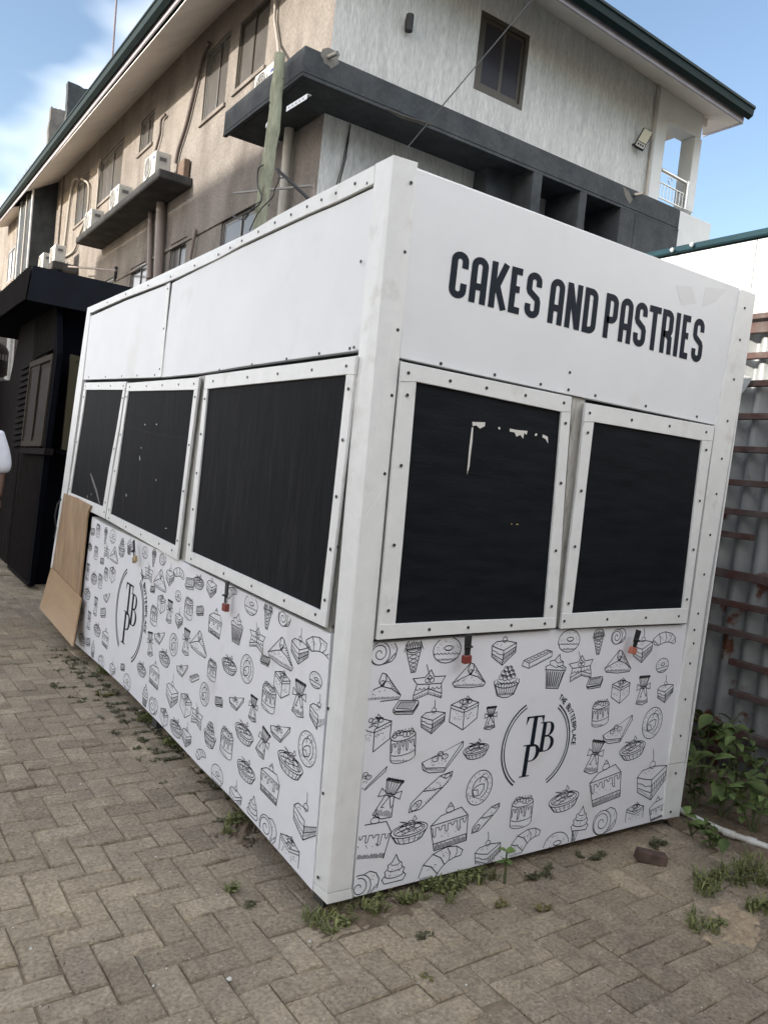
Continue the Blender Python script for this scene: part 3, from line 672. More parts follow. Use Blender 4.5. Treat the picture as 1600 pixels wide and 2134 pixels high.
# right trim
plateF([(1543,601),(1575,613),(1523,937),(1494,886)][:0] or [(1543,601),(1575,613),(1469,1275),(1440,1482),(1393,1592),(1430,1345),(1490,893)], .024, .02, 'edge_trim', TRIM, kiosk)
plateF([(1392,1595),(1439,1485),(1440,1485)][:0] or [(1392,1595),(1427,1590),(1415,1702),(1381,1709)], .022, .018, 'edge_trim', TRIM, kiosk)
b = MB(); b.prism([FA(1440,1482,.024), FA(1427,1588,.024), FA(1393,1593,.024)], (0, .02, 0)); b.part('edge_trim', TRIM, kiosk)
b = MB(); b.prism([FA(1575,613,.024), FA(1415,1702,.022), FA(1415,1702,.022)+Vector((.0, .09, 0)), FA(1575,613,.024)+Vector((0,.09,0))], (-.01, 0, 0)); b.part('edge_return', TRIM, kiosk)
# top strip of the side, in overlapping lengths
tops = [(182,641),(262,606),(354,569),(455,523),(504,494),(573,451),(640,415),(700,385),(781,343)]
lows = [(187,652),(262,619),(357,583),(455,537),(504,509),(573,476),(640,445),(700,419),(778,381)]
for k, (i0, i1) in enumerate(((0, 1), (1, 4), (4, 8))):
    b = MB()
    for i in range(i0, i1):
        o_ = .024+.002*k
        b.prism([SA(*tops[i], o_), SA(*tops[i+1], o_), SA(*lows[i+1], o_), SA(*lows[i], o_)], (.014, 0, 0))
    b.part('top_strip', TRIM, kiosk)
b = MB()
for i in range(8): b.prism([SA(*tops[i], .022), SA(*tops[i+1], .022), SA(*tops[i+1], .022)+Vector((.08,0,0)), SA(*tops[i], .022)+Vector((.08,0,0))], (0, 0, -.008))
b.part('top_fold', TRIM, kiosk)
# far edge strip of the side
plateS([(182,642),(188,653),(171,796),(137,1046),(116,1182),(105,1183),(126,1044),(160,795)], .020, .03, 'edge_trim', TRIM, kiosk)
# mullions, old posts
plateF([(1193,826),(1220,832),(1190,1284),(1159,1308)], .006, .02, 'mullion', POSTM, kiosk)
plateF([(812,760),(838,750),(800,1322),(776,1336)], .012, .02, 'mullion', POSTM, kiosk)
plateS([(414,784),(428,782),(386,1168),(367,1166)], .006, .02, 'mullion', POSTM, kiosk)
plateS([(742,740),(753,738),(690,1318),(676,1309)], .004, .02, 'mullion', POSTM, kiosk)
plateS([(262,797),(266,797),(222,1082),(216,1081)], .002, .02, 'mullion', POSTM, kiosk)

# shutters: the black board is the part, the white frame strips and screws are its pieces
def screws(pts, face, off, parent, r=.0058):
    b = MB()
    for (x, y) in pts:
        p = (FA if face == 'F' else SA)(x, y, off); b.disc(p, OUT_F if face == 'F' else OUT_S, r, .0022, 8)
    return b.part('screws', SCREW, parent, kind='stuff')
def lerp2(a, b_, t): return (a[0]+(b_[0]-a[0])*t, a[1]+(b_[1]-a[1])*t)
def shutter(face, outer, inner, off, board_m, label, n_t=4, n_s=4, rails_over=True, th=.03):
    A = FA if face == 'F' else SA; inward = Vector((0, 1, 0)) if face == 'F' else Vector((1, 0, 0))
    oTL, oTR, oBR, oBL = outer; iTL, iTR, iBR, iBL = inner
    grow = lambda p, c: lerp2(p, c, -.02)
    cx = ((iTL[0]+iBR[0])/2, (iTL[1]+iBR[1])/2)
    bd = MB().prism([A(*lerp2(p, q, .5), off-.010) for p, q in zip(inner, outer)], inward*th).part('shutter', board_m, kiosk, label=label)
    # rails top and bottom over the full width, stiles between
    def row(p, q, r, s): return [p, q, r, s]
    yl = lambda o1, o2, i: lerp2(o1, o2, max(0, min(1, (i[1]-o1[1])/(o2[1]-o1[1]))))
    tl2, tr2 = yl(oTL, oBL, iTL), yl(oTR, oBR, iTR); bl2, br2 = yl(oTL, oBL, iBL), yl(oTR, oBR, iBR)
    for nm, poly, o_ in (('frame_rail', [oTL, oTR, tr2, iTR, iTL, tl2], .0), ('frame_rail', [bl2, iBL, iBR, br2, oBR, oBL], .0),
                     ('frame_stile', [tl2, iTL, iBL, bl2], .002), ('frame_stile', [iTR, tr2, br2, iBR], .002)):
        pts = [poly[0]]
        for p in poly[1:]+poly[:1]:
            a = pts[-1]
            if math.hypot(p[0]-a[0], p[1]-a[1]) > 200:       # a little waviness along long strips
                for k in (1, 2): q = lerp2(a, p, k/3); pts.append((q[0]+rng.uniform(-1, 1), q[1]+rng.uniform(-1, 1)))
            pts.append(p)
        pts.pop()
        MB().prism([A(*p, off-o_) for p in pts], inward*.012).part(nm, TRIM, bd, .0012)
    edge = MB()                                     # side thickness of the flap
    for p, q in ((oTL, oBL), (oTR, oBR), (oBL, oBR), (oTL, oTR)):
        P_, Q_ = A(*lerp2(p, cx, .006), off-.0125), A(*lerp2(q, cx, .006), off-.0125)
        w_ = (Vector((Q_-P_)).cross(inward)).normalized()*.008
        if w_.dot((A(*cx, off)-P_)) < 0: w_ = -w_
        edge.prism([P_, Q_, Q_+w_, P_+w_], inward*.03)
    edge.part('flap_edge', POSTM, bd)
    pts = []
    mt_, mb_ = lerp2(oTL, tl2, .5), lerp2(oBL, bl2, .5); mt2, mb2 = lerp2(oTR, tr2, .5), lerp2(oBR, br2, .5)
    for k in range(n_t):
        t = .05+.9*k/(n_t-1)+rng.uniform(-.015, .015); pts.append(lerp2(mt_, mt2, t)); pts.append(lerp2(mb_, mb2, t+rng.uniform(-.02,.02)))
    ml, ml2 = lerp2(tl2, iTL, .5), lerp2(bl2, iBL, .5); mr, mr2 = lerp2(iTR, tr2, .5), lerp2(iBR, br2, .5)
    for k in range(n_s):
        t = .06+.9*k/(n_s-1)+rng.uniform(-.02, .02); pts.append(lerp2(ml, ml2, t)); pts.append(lerp2(mr, mr2, t))
    screws(pts, face, off, bd)
    return bd
s1 = shutter('F', ((838,753),(1192,827),(1158,1309),(786,1334)), ((868,795),(1170,858),(1135,1288),(824,1301)), .040, BLACKF, 'larger black front shutter with torn sticker remains', 5, 4)
s2 = shutter('F', ((1221,839),(1489,888),(1431,1299),(1168,1311)), ((1238,879),(1463,918),(1422,1268),(1192,1279)), .036, BLACKF, 'smaller black front shutter at the right', 4, 4)
sA = shutter('S', ((176,797),(263,795),(218,1081),(140,1042)), ((179,812),(256,812),(214,1056),(146,1027)), .036, BLACKB, 'narrow black side shutter at the far end', 4, 3)
sB = shutter('S', ((265,798),(415,786),(368,1167),(220,1082)), ((267,815),(404,812),(365,1138),(229,1071)), .036, BLACKB, 'middle black side shutter with cracked surface', 5, 4)
sC = shutter('S', ((428,782),(742,741),(677,1308),(385,1169)), ((432,810),(721,780),(667,1273),(398,1150)), .040, BLACKB, 'largest black side shutter nearest the corner', 5, 5)
# remains of a sticker and chipped paint
def chips(face, polys, off, parent, mt_=CHIP, name='peeled_paint'):
    A = FA if face == 'F' else SA; v = Vector((0, .0006, 0)) if face == 'F' else Vector((.0006, 0, 0))
    for p in polys: MB().prism([A(x, y, off) for x, y in p], v).part(name, mt_, parent)
def blob(cx, cy, rx, ry, n=8):
    return [(cx+rx*math.cos(2*math.pi*i/n)*rng.uniform(.5, 1.2), cy+ry*math.sin(2*math.pi*i/n)*rng.uniform(.5, 1.2)) for i in range(n)]
chips('F', [[(984,879),(1011,880),(1010,888),(1000,893),(992,886),(985,888)], [(983,890),(986,891),(984,920),(980,950),(978,972),(973,989),(975,965),(978,930)],
            [(1062,893),(1078,896),(1099,898),(1097,906),(1092,902),(1090,914),(1084,906),(1076,910),(1072,901),(1062,899)], [(1131,905),(1141,910),(1142,924),(1137,915),(1130,911)],
            blob(1040,892,2.5,4), blob(1117,906,3,3)], .0308, s1)
chips('F', [blob(1078,1093,2.4,1.6), blob(1066,1092,1.6,1.2)], .0308, s1, mat('ochre_spot', (.45, .38, .12), .6), 'paint_spot')
# crack lines of the boards: narrow raised lips
lipm = mat('board_lip', (.018, .019, .022), .7, spec=.1)
chips('F', [[(985,985),(1152,1012),(1152,1013.5),(985,986.5)], [(860,958),(985,985),(985,986.2),(860,959)], [(968,1084),(1128,1092),(1128,1093),(968,1085)]], .0312, s1, lipm, 'board_seam')
chips('S', [[(258,885),(330,905),(391,912),(391,914),(330,907),(258,887)]], .0282, sB, lipm, 'board_seam')
chips('S', [blob(302,885,.8,1.8), blob(326,884,1,1.2), blob(291,955,.6,6), blob(294,933,.5,2), blob(325,1000,.5,2.5), blob(263,1032,.6,4), blob(345,1101,3,.8)], .0282, sB)
chips('S', [[(189,985),(195,1000),(203,1025),(208,1050),(206,1050),(200,1027),(192,1003),(188,988)], blob(182,1035,1,4), blob(190,1030,.8,4)], .0282, sA, mat('scratch_grey', (.16, .155, .15), .7), 'scratch')
chips('F', [[(1300,978),(1440,1000),(1440,1001),(1300,979)]], .0272, s2, lipm, 'board_seam')

# printed panels
panF = plateF([(774,1341),(1160,1313),(1431,1302),(1392,1592),(1380,1708),(735,1872)], .016, .025, 'printed_panel', PRINTW, kiosk)
bot = [(157,1342),(212,1390),(269,1443),(345,1522),(420,1603),(475,1657),(526,1713),(590,1787),(650,1857)]
panS = plateS([(192,1078),(218,1094),(297,1132),(380,1171),(530,1245),(689,1322)]+[(652,1839)]+bot[::-1], .018, .025, 'printed_panel', PRINTW, kiosk)
# the side panel has a folded top edge that stands proud of the wall
b = MB(); tp = [(192,1078),(218,1094),(297,1132),(380,1171)]
for i in range(3): b.prism([SA(*tp[i], .018), SA(*tp[i+1], .018), SA(*tp[i+1], .018)+Vector((.06,0,.003)), SA(*tp[i], .018)+Vector((.06,0,.003))], (0, 0, .004))
b.part('panel_fold', TRIM, panS)

# ---- line drawings -------------------------------------------------
def circ(cx, cy, rx, ry=None, a0=0, a1=360, n=20, rot=0):
    ry = rx if ry is None else ry; o = []
    for i in range(n+1):
        a = R(a0+(a1-a0)*i/n); x, y = rx*math.cos(a), ry*math.sin(a)
        o.append((cx+x*math.cos(rot)-y*math.sin(rot), cy+x*math.sin(rot)+y*math.cos(rot)))
    return o
def hatch(p0, p1, d, n, ln, r): 
    o = []
    for i in range(n):
        t = i/max(1, n-1); x = p0[0]+(p1[0]-p0[0])*t; y = p0[1]+(p1[1]-p0[1])*t; k = ln*r.uniform(.6, 1.1)
        o.append([(x, y), (x+d[0]*k, y+d[1]*k)])
    return o
def wav(p0, p1, amp, n, k=4):
    o = []; dx, dy = p1[0]-p0[0], p1[1]-p0[1]; l = math.hypot(dx, dy); nx, ny = -dy/l, dx/l
    for i in range(n*k+1):
        t = i/(n*k); s = amp*abs(math.sin(math.pi*n*t)); o.append((p0[0]+dx*t+nx*s, p0[1]+dy*t+ny*s))
    return o
def dots(r, cx, cy, rx, ry, n, s=.016):
    o = []
    for i in range(n):
        a, q = r.uniform(0, 6.28), math.sqrt(r.uniform(0, 1)); x, y = cx+rx*q*math.cos(a), cy+ry*q*math.sin(a)
        o.append([(x, y), (x+s*r.choice((-1, 1)), y+s*.8)])
    return o
def d_donut(r):
    o = [circ(0,0,.5,.43), circ(.04,.07,.15,.075), circ(.04,.045,.13,.06,200,340,8), wav((-.49,-.08),(.48,-.10),-.05,7)]
    o += dots(r,-.28,.12,.14,.16,8)+dots(r,.30,.08,.12,.15,7)+dots(r,0,.3,.25,.06,8)+hatch((-.3,-.34),(.3,-.35),(.2,.8),14,.09,r); return o
def d_slice(r):
    o = [[(-.42,-.22),(-.45,.12),(-.30,.24),(.05,.26),(.45,.18),(.45,-.12),(.0,-.5),(-.42,-.22)], [(-.45,.12),(-.2,.02),(.0,-.04),(.45,.18)], [(0,-.04),(0,-.5)],
         circ(.0,.30,.085), [(.0,.38),(.02,.5),(-.01,.66)], [(0,-.17),(.45,.07)], [(0,-.33),(.45,-.03)], [(-.43,-.02),(-.3,-.06),(-.2,-.14),(0,-.18)], [(-.42,-.12),(-.2,-.24),(0,-.34)]]
    for k in range(7): t = .06+k*.13; o.append([(t*.45/.9*1.0, -.17+t*.26), (t*.5, -.32+t*.30)])
    o += hatch((.03,-.36),(.40,-.07),(.1,-.8),10,.08,r)+hatch((-.40,-.2),(-.05,-.44),(.3,.7),8,.07,r)+dots(r,-.1,.15,.2,.05,6); return o
def d_samosa(r):
    o = [[(-.5,-.22),(-.02,.46),(.08,.42),(.5,-.28),(.45,-.40),(.0,-.42),(-.42,-.36),(-.5,-.22)], [(-.5,-.22),(-.2,-.04),(.0,.05),(.25,-.05),(.5,-.28)],
         [(-.02,.46),(-.08,.2),(0,.05),(.10,.2),(.08,.42)], circ(.01,.14,.05,.09)]
    o += hatch((-.42,-.34),(.42,-.38),(.15,.9),22,.10,r)+hatch((.2,.2),(.46,-.2),(-.8,-.3),8,.1,r)+dots(r,-.1,-.15,.28,.1,14)+hatch((-.03,.06),(.06,.2),(.5,.4),6,.06,r); return o
def d_drip(r):
    o = [circ(0,.26,.40,.12), [(-.40,.26),(-.40,-.34)], [(.40,.26),(.40,-.34)], circ(0,-.34,.40,.13,180,360,12)]
    dr = [(-.40,.26)]
    for k in range(7):
        x = -.38+k*.125; l = (.22,.10,.30,.14,.26,.08,.2)[k]; dr += [(x-.03,.13-.02),(x-.025,.13-l),(x,.10-l),(x+.025,.13-l),(x+.03,.11)]
    o.append(dr+[(.40,.24)])
    for k in range(6): o.append(circ(-.28+k*.11, .33+.05*math.sin(k*1.3), .065, .075, n=10)); o.append([(-.28+k*.11,.40),(-.27+k*.11,.45)])
    o += [circ(0,-.16,.40,.10,200,340,8)]+dots(r,0,-.15,.33,.12,10)+hatch((-.38,-.36),(.1,-.46),(.3,.8),10,.06,r); return o
def d_box(r):
    o = [[(-.42,-.22),(-.42,.22),(-.02,.36),(.42,.22),(.42,-.2),(.02,-.48),(-.42,-.22)], [(-.42,.22),(.0,.06),(.42,.22)], [(0,.06),(.02,-.48)], wav((-.42,.12),(0,-.04),.03,5), wav((0,-.04),(.42,.12),.03,5),
         circ(.0,.26,.09,.06), circ(.13,.28,.07,.06), circ(-.12,.29,.05,.05), [(-.05,.2),(-.16,.12),(-.02,.16),(.06,.1),(.08,.2)], [(.02,.3),(.05,.42),(.12,.36),(.02,.3)]]
    o += dots(r,-.2,-.12,.16,.1,10)+dots(r,.2,-.12,.16,.1,12)+hatch((-.1,.18),(.14,.3),(.4,.5),8,.07,r); return o
def d_bag(r):
    o = [[(-.12,.08),(-.26,-.44),(.02,-.5),(.26,-.42),(.12,.08)], [(-.12,.10),(-.24,.42),(.22,.44),(.12,.10)], [(-.12,.1),(.12,.1)], [(-.12,.06),(.12,.06)], circ(0,.08,.05),
         [(-.05,.09),(-.28,.2),(-.30,.0),(-.05,.07)], [(.05,.09),(.28,.22),(.30,.02),(.05,.07)], [(0,.05),(-.12,-.24),(-.04,-.22)], [(0,.05),(.14,-.22),(.17,-.14)]]
    for k in range(6): o.append(circ(-.19+k*.078,.43,.045,.04,n=8)); o.append(circ(-.19+k*.078,.44,.02,.02,n=6))
    for k in range(5): o.append([(-.08+k*.04,.12),(-.18+k*.09,.40)])
    o += hatch((-.2,-.44),(.2,-.42),(.0,1),10,.14,r); return o
def d_oval(r):
    o = [circ(0,.02,.48,.22), circ(0,.03,.40,.16), circ(0,-.22,.36,.16,180,360,14), [(-.48,.02),(-.36,-.22)], [(.48,.02),(.36,-.22)]]
    for k in range(9): a = R(190+k*20); o.append([(.48*math.cos(a), .02+.22*math.sin(a)), (.36*math.cos(a), -.22+.16*math.sin(a))])
    o += [circ(.02,.18,.12,.13), circ(-.18,.12,.09,.08), circ(.2,.12,.1,.08), [(-.1,.24),(-.26,.34),(-.12,.3),(-.06,.22)], [(.06,.28),(.12,.44),(.18,.32),(.08,.26)], [(-.36,.0),(.1,.12)], [(-.2,-.08),(.34,.08)]]
    o += dots(r,.02,.18,.09,.1,14)+dots(r,0,.0,.34,.08,26,.03)+hatch((-.34,-.24),(.34,-.26),(.1,-.6),12,.07,r); return o
def d_berry(r):
    o = [circ(0,.0,.46,.2,160,380,16), wav((-.46,-.02),(.46,-.02),-.06,8), [(-.46,-.02),(-.3,-.42),(-.1,-.5),(.1,-.5),(.3,-.42),(.46,-.02)], circ(0,.08,.36,.14,170,370,12)]
    for k in range(9): o.append([(-.40+k*.1,-.08),(-.26+k*.065,-.44)])
    for (x, y) in ((-.22,.16),(-.08,.12),(.08,.13),(.22,.17),(-.16,.29),(0,.27),(.15,.3),(-.07,.41),(.07,.42)): o.append(circ(x,y,.085,n=12)); o.append(circ(x+.02,y+.03,.025,n=6))
    o += hatch((-.28,-.40),(.28,-.42),(.2,.7),14,.08,r); return o
def d_cup(r):
    o = [[(-.34,.02),(-.22,-.5),(.22,-.5),(.34,.02)], wav((-.36,.02),(.36,.02),.04,8), [(-.36,.03),(-.38,.14),(-.24,.2),(-.26,.3),(-.1,.34),(.04,.52),(.1,.36),(.22,.3),(.22,.2),(.36,.14),(.36,.03)],
         [(-.24,.2),(0,.12),(.22,.2)], [(-.1,.34),(.02,.26),(.2,.3)]]
    for k in range(8): o.append([(-.29+k*.083,.0),(-.19+k*.055,-.48)]); o.append([(-.27+k*.083,.0),(-.175+k*.055,-.44)])
    return o+hatch((.05,.15),(.3,.08),(-.3,.6),6,.1,r)
def d_ice(r):
    o = [[(-.28,-.18),(-.18,-.5),(.18,-.5),(.28,-.18)], [(-.28,-.18),(-.36,-.06),(-.26,.04),(-.30,.12),(-.2,.2),(-.22,.28),(-.1,.34),(.0,.52),(.1,.34),(.2,.28),(.2,.2),(.3,.12),(.26,.04),(.36,-.06),(.28,-.18),(-.28,-.18)],
         circ(0,.02,.28,.09,190,350,10), circ(0,.17,.22,.07,190,350,10), circ(0,.3,.14,.05,190,350,8)]
    for k in range(6): o.append([(-.24+k*.09,-.19),(-.16+k*.07+.06,-.5)]); o.append([(.24-k*.09,-.19),(.16-k*.07-.06,-.5)])
    return o+dots(r,0,.1,.2,.15,14)
def d_cone(r):
    o = [[(-.26,.16),(-.07,-.5),(.07,-.5),(.26,.16)], circ(0,.28,.28,.2), [(-.28,.2),(.28,.2)]]
    for k in range(7): o.append([(-.24+k*.08,.42-.02*abs(k-3)),(-.2+k*.09,.14)]); o.append([(.24-k*.08,.42-.02*abs(k-3)),(.2-k*.09,.14)])
    for k in range(5): y = .08-k*.12; w_ = .24-k*.045; o.append([(-w_,y),(w_*.6,y-.1)]); o.append([(w_,y),(-w_*.6,y-.1)])
    return o
def d_roll(r):
    sp = [(-.12+(.05+.026*i/2)*math.cos(i*.45), -.06+(.05+.026*i/2)*1.15*math.sin(i*.45)) for i in range(26)]
    o = [sp, circ(-.12,-.06,.37,.42), [(-.02,.35),(.18,.42),(.38,.32),(.5,.1),(.46,-.2),(.34,-.36),(.02,-.46)]]
    return o+hatch((.2,-.4),(.46,-.1),(-.5,.4),10,.10,r)+dots(r,.3,.15,.1,.12,6)
def d_crois(r):
    o = [[(-.5,-.3),(-.42,.02),(-.22,.26),(.1,.38),(.34,.34),(.5,.2),(.46,.06),(.3,.04),(.16,-.02),(.02,-.16),(-.1,-.36),(-.3,-.46),(-.5,-.3)], [(-.42,.02),(-.24,-.06),(-.06,-.3)], [(-.22,.26),(-.02,.12),(.08,-.08)], [(.1,.38),(.2,.2),(.18,0)], [(.34,.34),(.36,.18),(.32,.04)]]
    return o+dots(r,-.2,-.12,.12,.12,8)+dots(r,.06,.2,.1,.1,8)+hatch((-.46,-.36),(-.1,-.38),(.1,.8),10,.08,r)
def d_pret(r):
    o = [circ(0,0,.42,.5), circ(.02,.0,.25,.31,-60,250,20), [(-.2,-.12),(-.1,-.26),(.08,-.2),(.16,-.04),(.12,.12),(.0,.10),(-.14,.0),(-.2,-.12)], [(-.06,.14),(-.04,.34),(.08,.44)], [(.1,.2),(.16,.3),(.2,.38)], [(-.16,-.1),(-.04,-.06),(.02,-.18)]]
    for i in range(16):
        a = i*.4; o.append([(.335*math.cos(a),.40*math.sin(a)),(.36*math.cos(a+.06),.43*math.sin(a+.06))])
    return o+hatch((-.36,-.26),(.30,-.35),(.2,.5),16,.07,r)
def d_cann(r):
    o = [[(-.5,-.42),(-.46,-.2),(-.2,.06),(.2,.38),(.5,.44),(.48,.3),(.3,.08),(.0,-.2),(-.24,-.4),(-.5,-.42)], circ(-.33,-.28,.15,.08,rot=.8), [(-.18,.06),(.05,.04),(.28,.06)], [(.2,.38),(.34,.28),(.48,.34)], circ(.38,.35,.08,.05,rot=.5)]
    return o+dots(r,.05,.1,.2,.14,14)+dots(r,-.33,-.28,.09,.06,12)+hatch((-.1,-.26),(.4,.16),(-.3,.5),12,.07,r)
def d_bisc(r):
    o = [[(-.5,-.06),(-.3,.34),(.46,.26),(.5,.18),(.3,-.24),(-.42,-.18),(-.5,-.06)], [(-.5,-.06),(-.5,-.2),(-.40,-.34),(.3,-.42),(.5,.02),(.5,.18)], [(-.46,-.22),(.3,-.3),(.48,.06)], [(-.4,-.04),(-.24,.26),(.38,.2),(.24,-.16),(-.4,-.04)]]
    for k in range(7): o.append([(-.36+k*.09,-.06-.01*k),(-.2+k*.085,.24)])
    return o+hatch((-.4,-.3),(.28,-.38),(.1,.6),10,.08,r)
def d_tri(r):
    o = [[(-.5,-.12),(.5,.38),(.1,-.38),(-.40,-.30),(-.5,-.12)], [(-.5,-.12),(-.46,-.34),(-.30,-.46),(.08,-.5),(.5,.2),(.5,.38)], [(.1,-.38),(.08,-.5)], circ(-.06,.08,.07), circ(-.18,-.06,.08), circ(.06,-.02,.08)]
    return o+dots(r,-.06,0,.17,.1,22)+dots(r,-.1,-.2,.25,.06,10)+hatch((-.42,-.36),(.05,-.46),(.1,.7),16,.07,r)
def d_star(r):
    o = [[(-.44,-.32),(-.36,.02),(-.5,.2),(-.14,.22),(.02,.44),(.14,.22),(.48,.22),(.38,.0),(.42,-.32),(.0,-.14),(-.44,-.32)], [(-.36,.02),(0,.0),(.38,.0)], [(0,0),(0,-.14)], [(-.44,-.32),(-.44,-.46),(0,-.3),(.42,-.46),(.42,-.32)], [(0,-.14),(0,-.3)],
         circ(-.06,.12,.07), circ(.07,.12,.07), circ(.0,.2,.06), [(0,.26),(-.06,.4),(-.14,.62)]]
    return o+hatch((-.42,-.38),(-.04,-.24),(0,-1),9,.06,r)+hatch((.05,-.24),(.4,-.38),(0,-1),9,.06,r)+wavs((-.4,-.1),(.38,-.1))
def wavs(a, b_): return [wav(a, b_, -.07, 6)]
def d_piece(r):
    o = [[(-.40,-.46),(-.46,.14),(-.2,.30),(.3,.34),(.46,.1),(.40,-.5),(-.40,-.46)], [(-.46,.14),(.46,.1)], [(-.42,-.30),(.42,-.34)], circ(.02,.38,.10,.07), [(-.04,.44),(.04,.54),(.1,.44)]]
    dr = [(-.46,.10)]
    for k in range(6): x = -.38+k*.15; l = (.2,.08,.16,.06,.24,.1)[k]; dr += [(x-.035,.06),(x-.03,.08-l),(x,.05-l),(x+.03,.08-l),(x+.035,.06)]
    o.append(dr+[(.46,.06)])
    return o+hatch((-.38,-.44),(.38,-.48),(.1,.9),24,.13,r)+dots(r,0,-.16,.3,.08,10)
def d_eclair(r):
    o = [[(-.5,-.16),(-.46,.04),(.3,.40),(.5,.32),(.5,.12),(-.26,-.28),(-.5,-.16)], [(-.46,.04),(-.26,-.08),(.5,.32)], [(-.26,-.08),(-.26,-.28)]]
    for k in range(7): x = -.36+k*.11; o.append([(x,.05+k*.05),(x+.1,.0+k*.055),(x+.14,.06+k*.052)])
    return o+hatch((-.2,-.24),(.44,.1),(0,1),12,.06,r)
DR = dict(donut=d_donut, slice=d_slice, samosa=d_samosa, drip=d_drip, box=d_box, bag=d_bag, oval=d_oval, berry=d_berry, cup=d_cup, ice=d_ice, cone=d_cone, roll=d_roll, crois=d_crois,
          pret=d_pret, cann=d_cann, bisc=d_bisc, tri=d_tri, star=d_star, piece=d_piece, eclair=d_eclair)
PN = dict(donut='donut_print', slice='cake_slice_print', samosa='samosa_print', drip='drip_cake_print', box='square_cake_print', bag='sweet_bag_print', oval='fruit_tart_print', berry='berry_tart_print', cup='cupcake_print',
          ice='soft_ice_print', cone='cone_print', roll='swiss_roll_print', crois='croissant_print', pret='pretzel_print', cann='cannoli_print', bisc='wafer_print', tri='cheesecake_print', star='star_cake_print', piece='drip_slice_print', eclair='eclair_print')
def clip_seg(a, b_, poly):
    return inside(((a[0]+b_[0])/2, (a[1]+b_[1])/2), poly)
def inside(p, poly):
    c = False; n = len(poly); x, y = p
    for i in range(n):
        x1, y1 = poly[i]; x2, y2 = poly[(i+1) % n]
        if (y1 > y) != (y2 > y) and x < (x2-x1)*(y-y1)/(y2-y1)+x1: c = not c
    return c
def ribbon(mb, pts, w_, to3, vec):
    """flat ink ribbon along pts (plane coordinates) with mitred joins"""
    n = len(pts); clean = [pts[0]]
    for p in pts[1:]:
        if math.hypot(p[0]-clean[-1][0], p[1]-clean[-1][1]) > 1e-5: clean.append(p)
    pts = clean; n = len(pts)
    if n < 2: return
    closed = math.hypot(pts[0][0]-pts[-1][0], pts[0][1]-pts[-1][1]) < 1e-4 and n > 3
    l, r_ = [], []
    for i in range(n):
        if closed: a, b_ = pts[i-1 if i > 0 else n-2], pts[i+1 if i < n-1 else 1]
        else: a, b_ = pts[max(i-1, 0)], pts[min(i+1, n-1)]
        p = pts[i]
        d1 = (p[0]-a[0], p[1]-a[1]); d2 = (b_[0]-p[0], b_[1]-p[1])
        l1, l2 = math.hypot(*d1) or 1e-9, math.hypot(*d2) or 1e-9
        if a == p: d1, l1 = d2, l2
        if b_ == p: d2, l2 = d1, l1
        n1 = (-d1[1]/l1, d1[0]/l1); n2 = (-d2[1]/l2, d2[0]/l2)
        mx_, my_ = n1[0]+n2[0], n1[1]+n2[1]; q = mx_*mx_+my_*my_
        if q < .4: mx_, my_ = n2; k = 1
        else: k = 2/q
        l.append((p[0]+mx_*k*w_/2, p[1]+my_*k*w_/2)); r_.append((p[0]-mx_*k*w_/2, p[1]-my_*k*w_/2))
    lift = getattr(mb, 'lift', 0); mb.lift = (lift+1) % 9
    up_ = (to3(1, 0)-to3(0, 0)).cross(to3(0, 1)-to3(0, 0)).normalized()*(.00012*lift)
    vs = [to3(*q)+up_ for q in l]+[to3(*q)+up_ for q in r_]
    mb.add(vs, [(i, i+1, n+i+1, n+i) for i in range(n-1)])
def face_frame(face, off):
    if face == 'F': return (lambda a, z: Vector((a, -off, z))), (lambda px, py: (FA(px, py, off).x, FA(px, py, off).z))
    return (lambda a, z: Vector((-off, -a, z))), (lambda px, py: (-SA(px, py, off).y, SA(px, py, off).z))
WF = dict(samosa=1.5, tri=1.5, oval=1.4, cann=1.35, bisc=1.5, crois=1.4, eclair=1.5, piece=1.15, roll=1.2, star=1.25, donut=1.15, berry=1.15, slice=1.1, box=1.1, pret=1.1, bag=1.1, cup=1.15)
def draw(face, kind, px, py, hpx, rot, parent, poly, off, seed):
    """one printed sketch, hpx = its height in the photograph"""
    to3, fr2 = face_frame(face, off); c = fr2(px, py); t_, b_ = fr2(px, py-hpx/2), fr2(px, py+hpx/2)
    s = abs(t_[1]-b_[1])*1.08; wf = WF.get(kind, 1.0)*(1.0 if face == 'F' else 1.18); r = random.Random(seed); mb = MB(); ca, sa = math.cos(rot), math.sin(rot)
    for i, st in enumerate(DR[kind](r)):
        pts = [(c[0]+s*wf*(x*ca-y*sa), c[1]+s*(x*sa+y*ca)) for x, y in st]
        w_ = (.0033 if i < 3 else .0025)*(.75+.25*min(1.6, s/.12))
        run = []
        for p in pts:
            if inside(p, poly): run.append(p)
            else:
                if len(run) > 1: ribbon(mb, run, w_, to3, None)
                run = []
        if len(run) > 1: ribbon(mb, run, w_, to3, None)
    if mb.v: mb.part(PN[kind], INK, parent)
polyF = [face_frame('F', .0165)[1](*p) for p in ((774,1341),(1160,1313),(1431,1302),(1392,1592),(1380,1708),(735,1872))]
polyS = [face_frame('S', .0185)[1](*p) for p in [(192,1078),(218,1094),(297,1132),(380,1171),(530,1245),(689,1322),(652,1839)]+bot[::-1]]
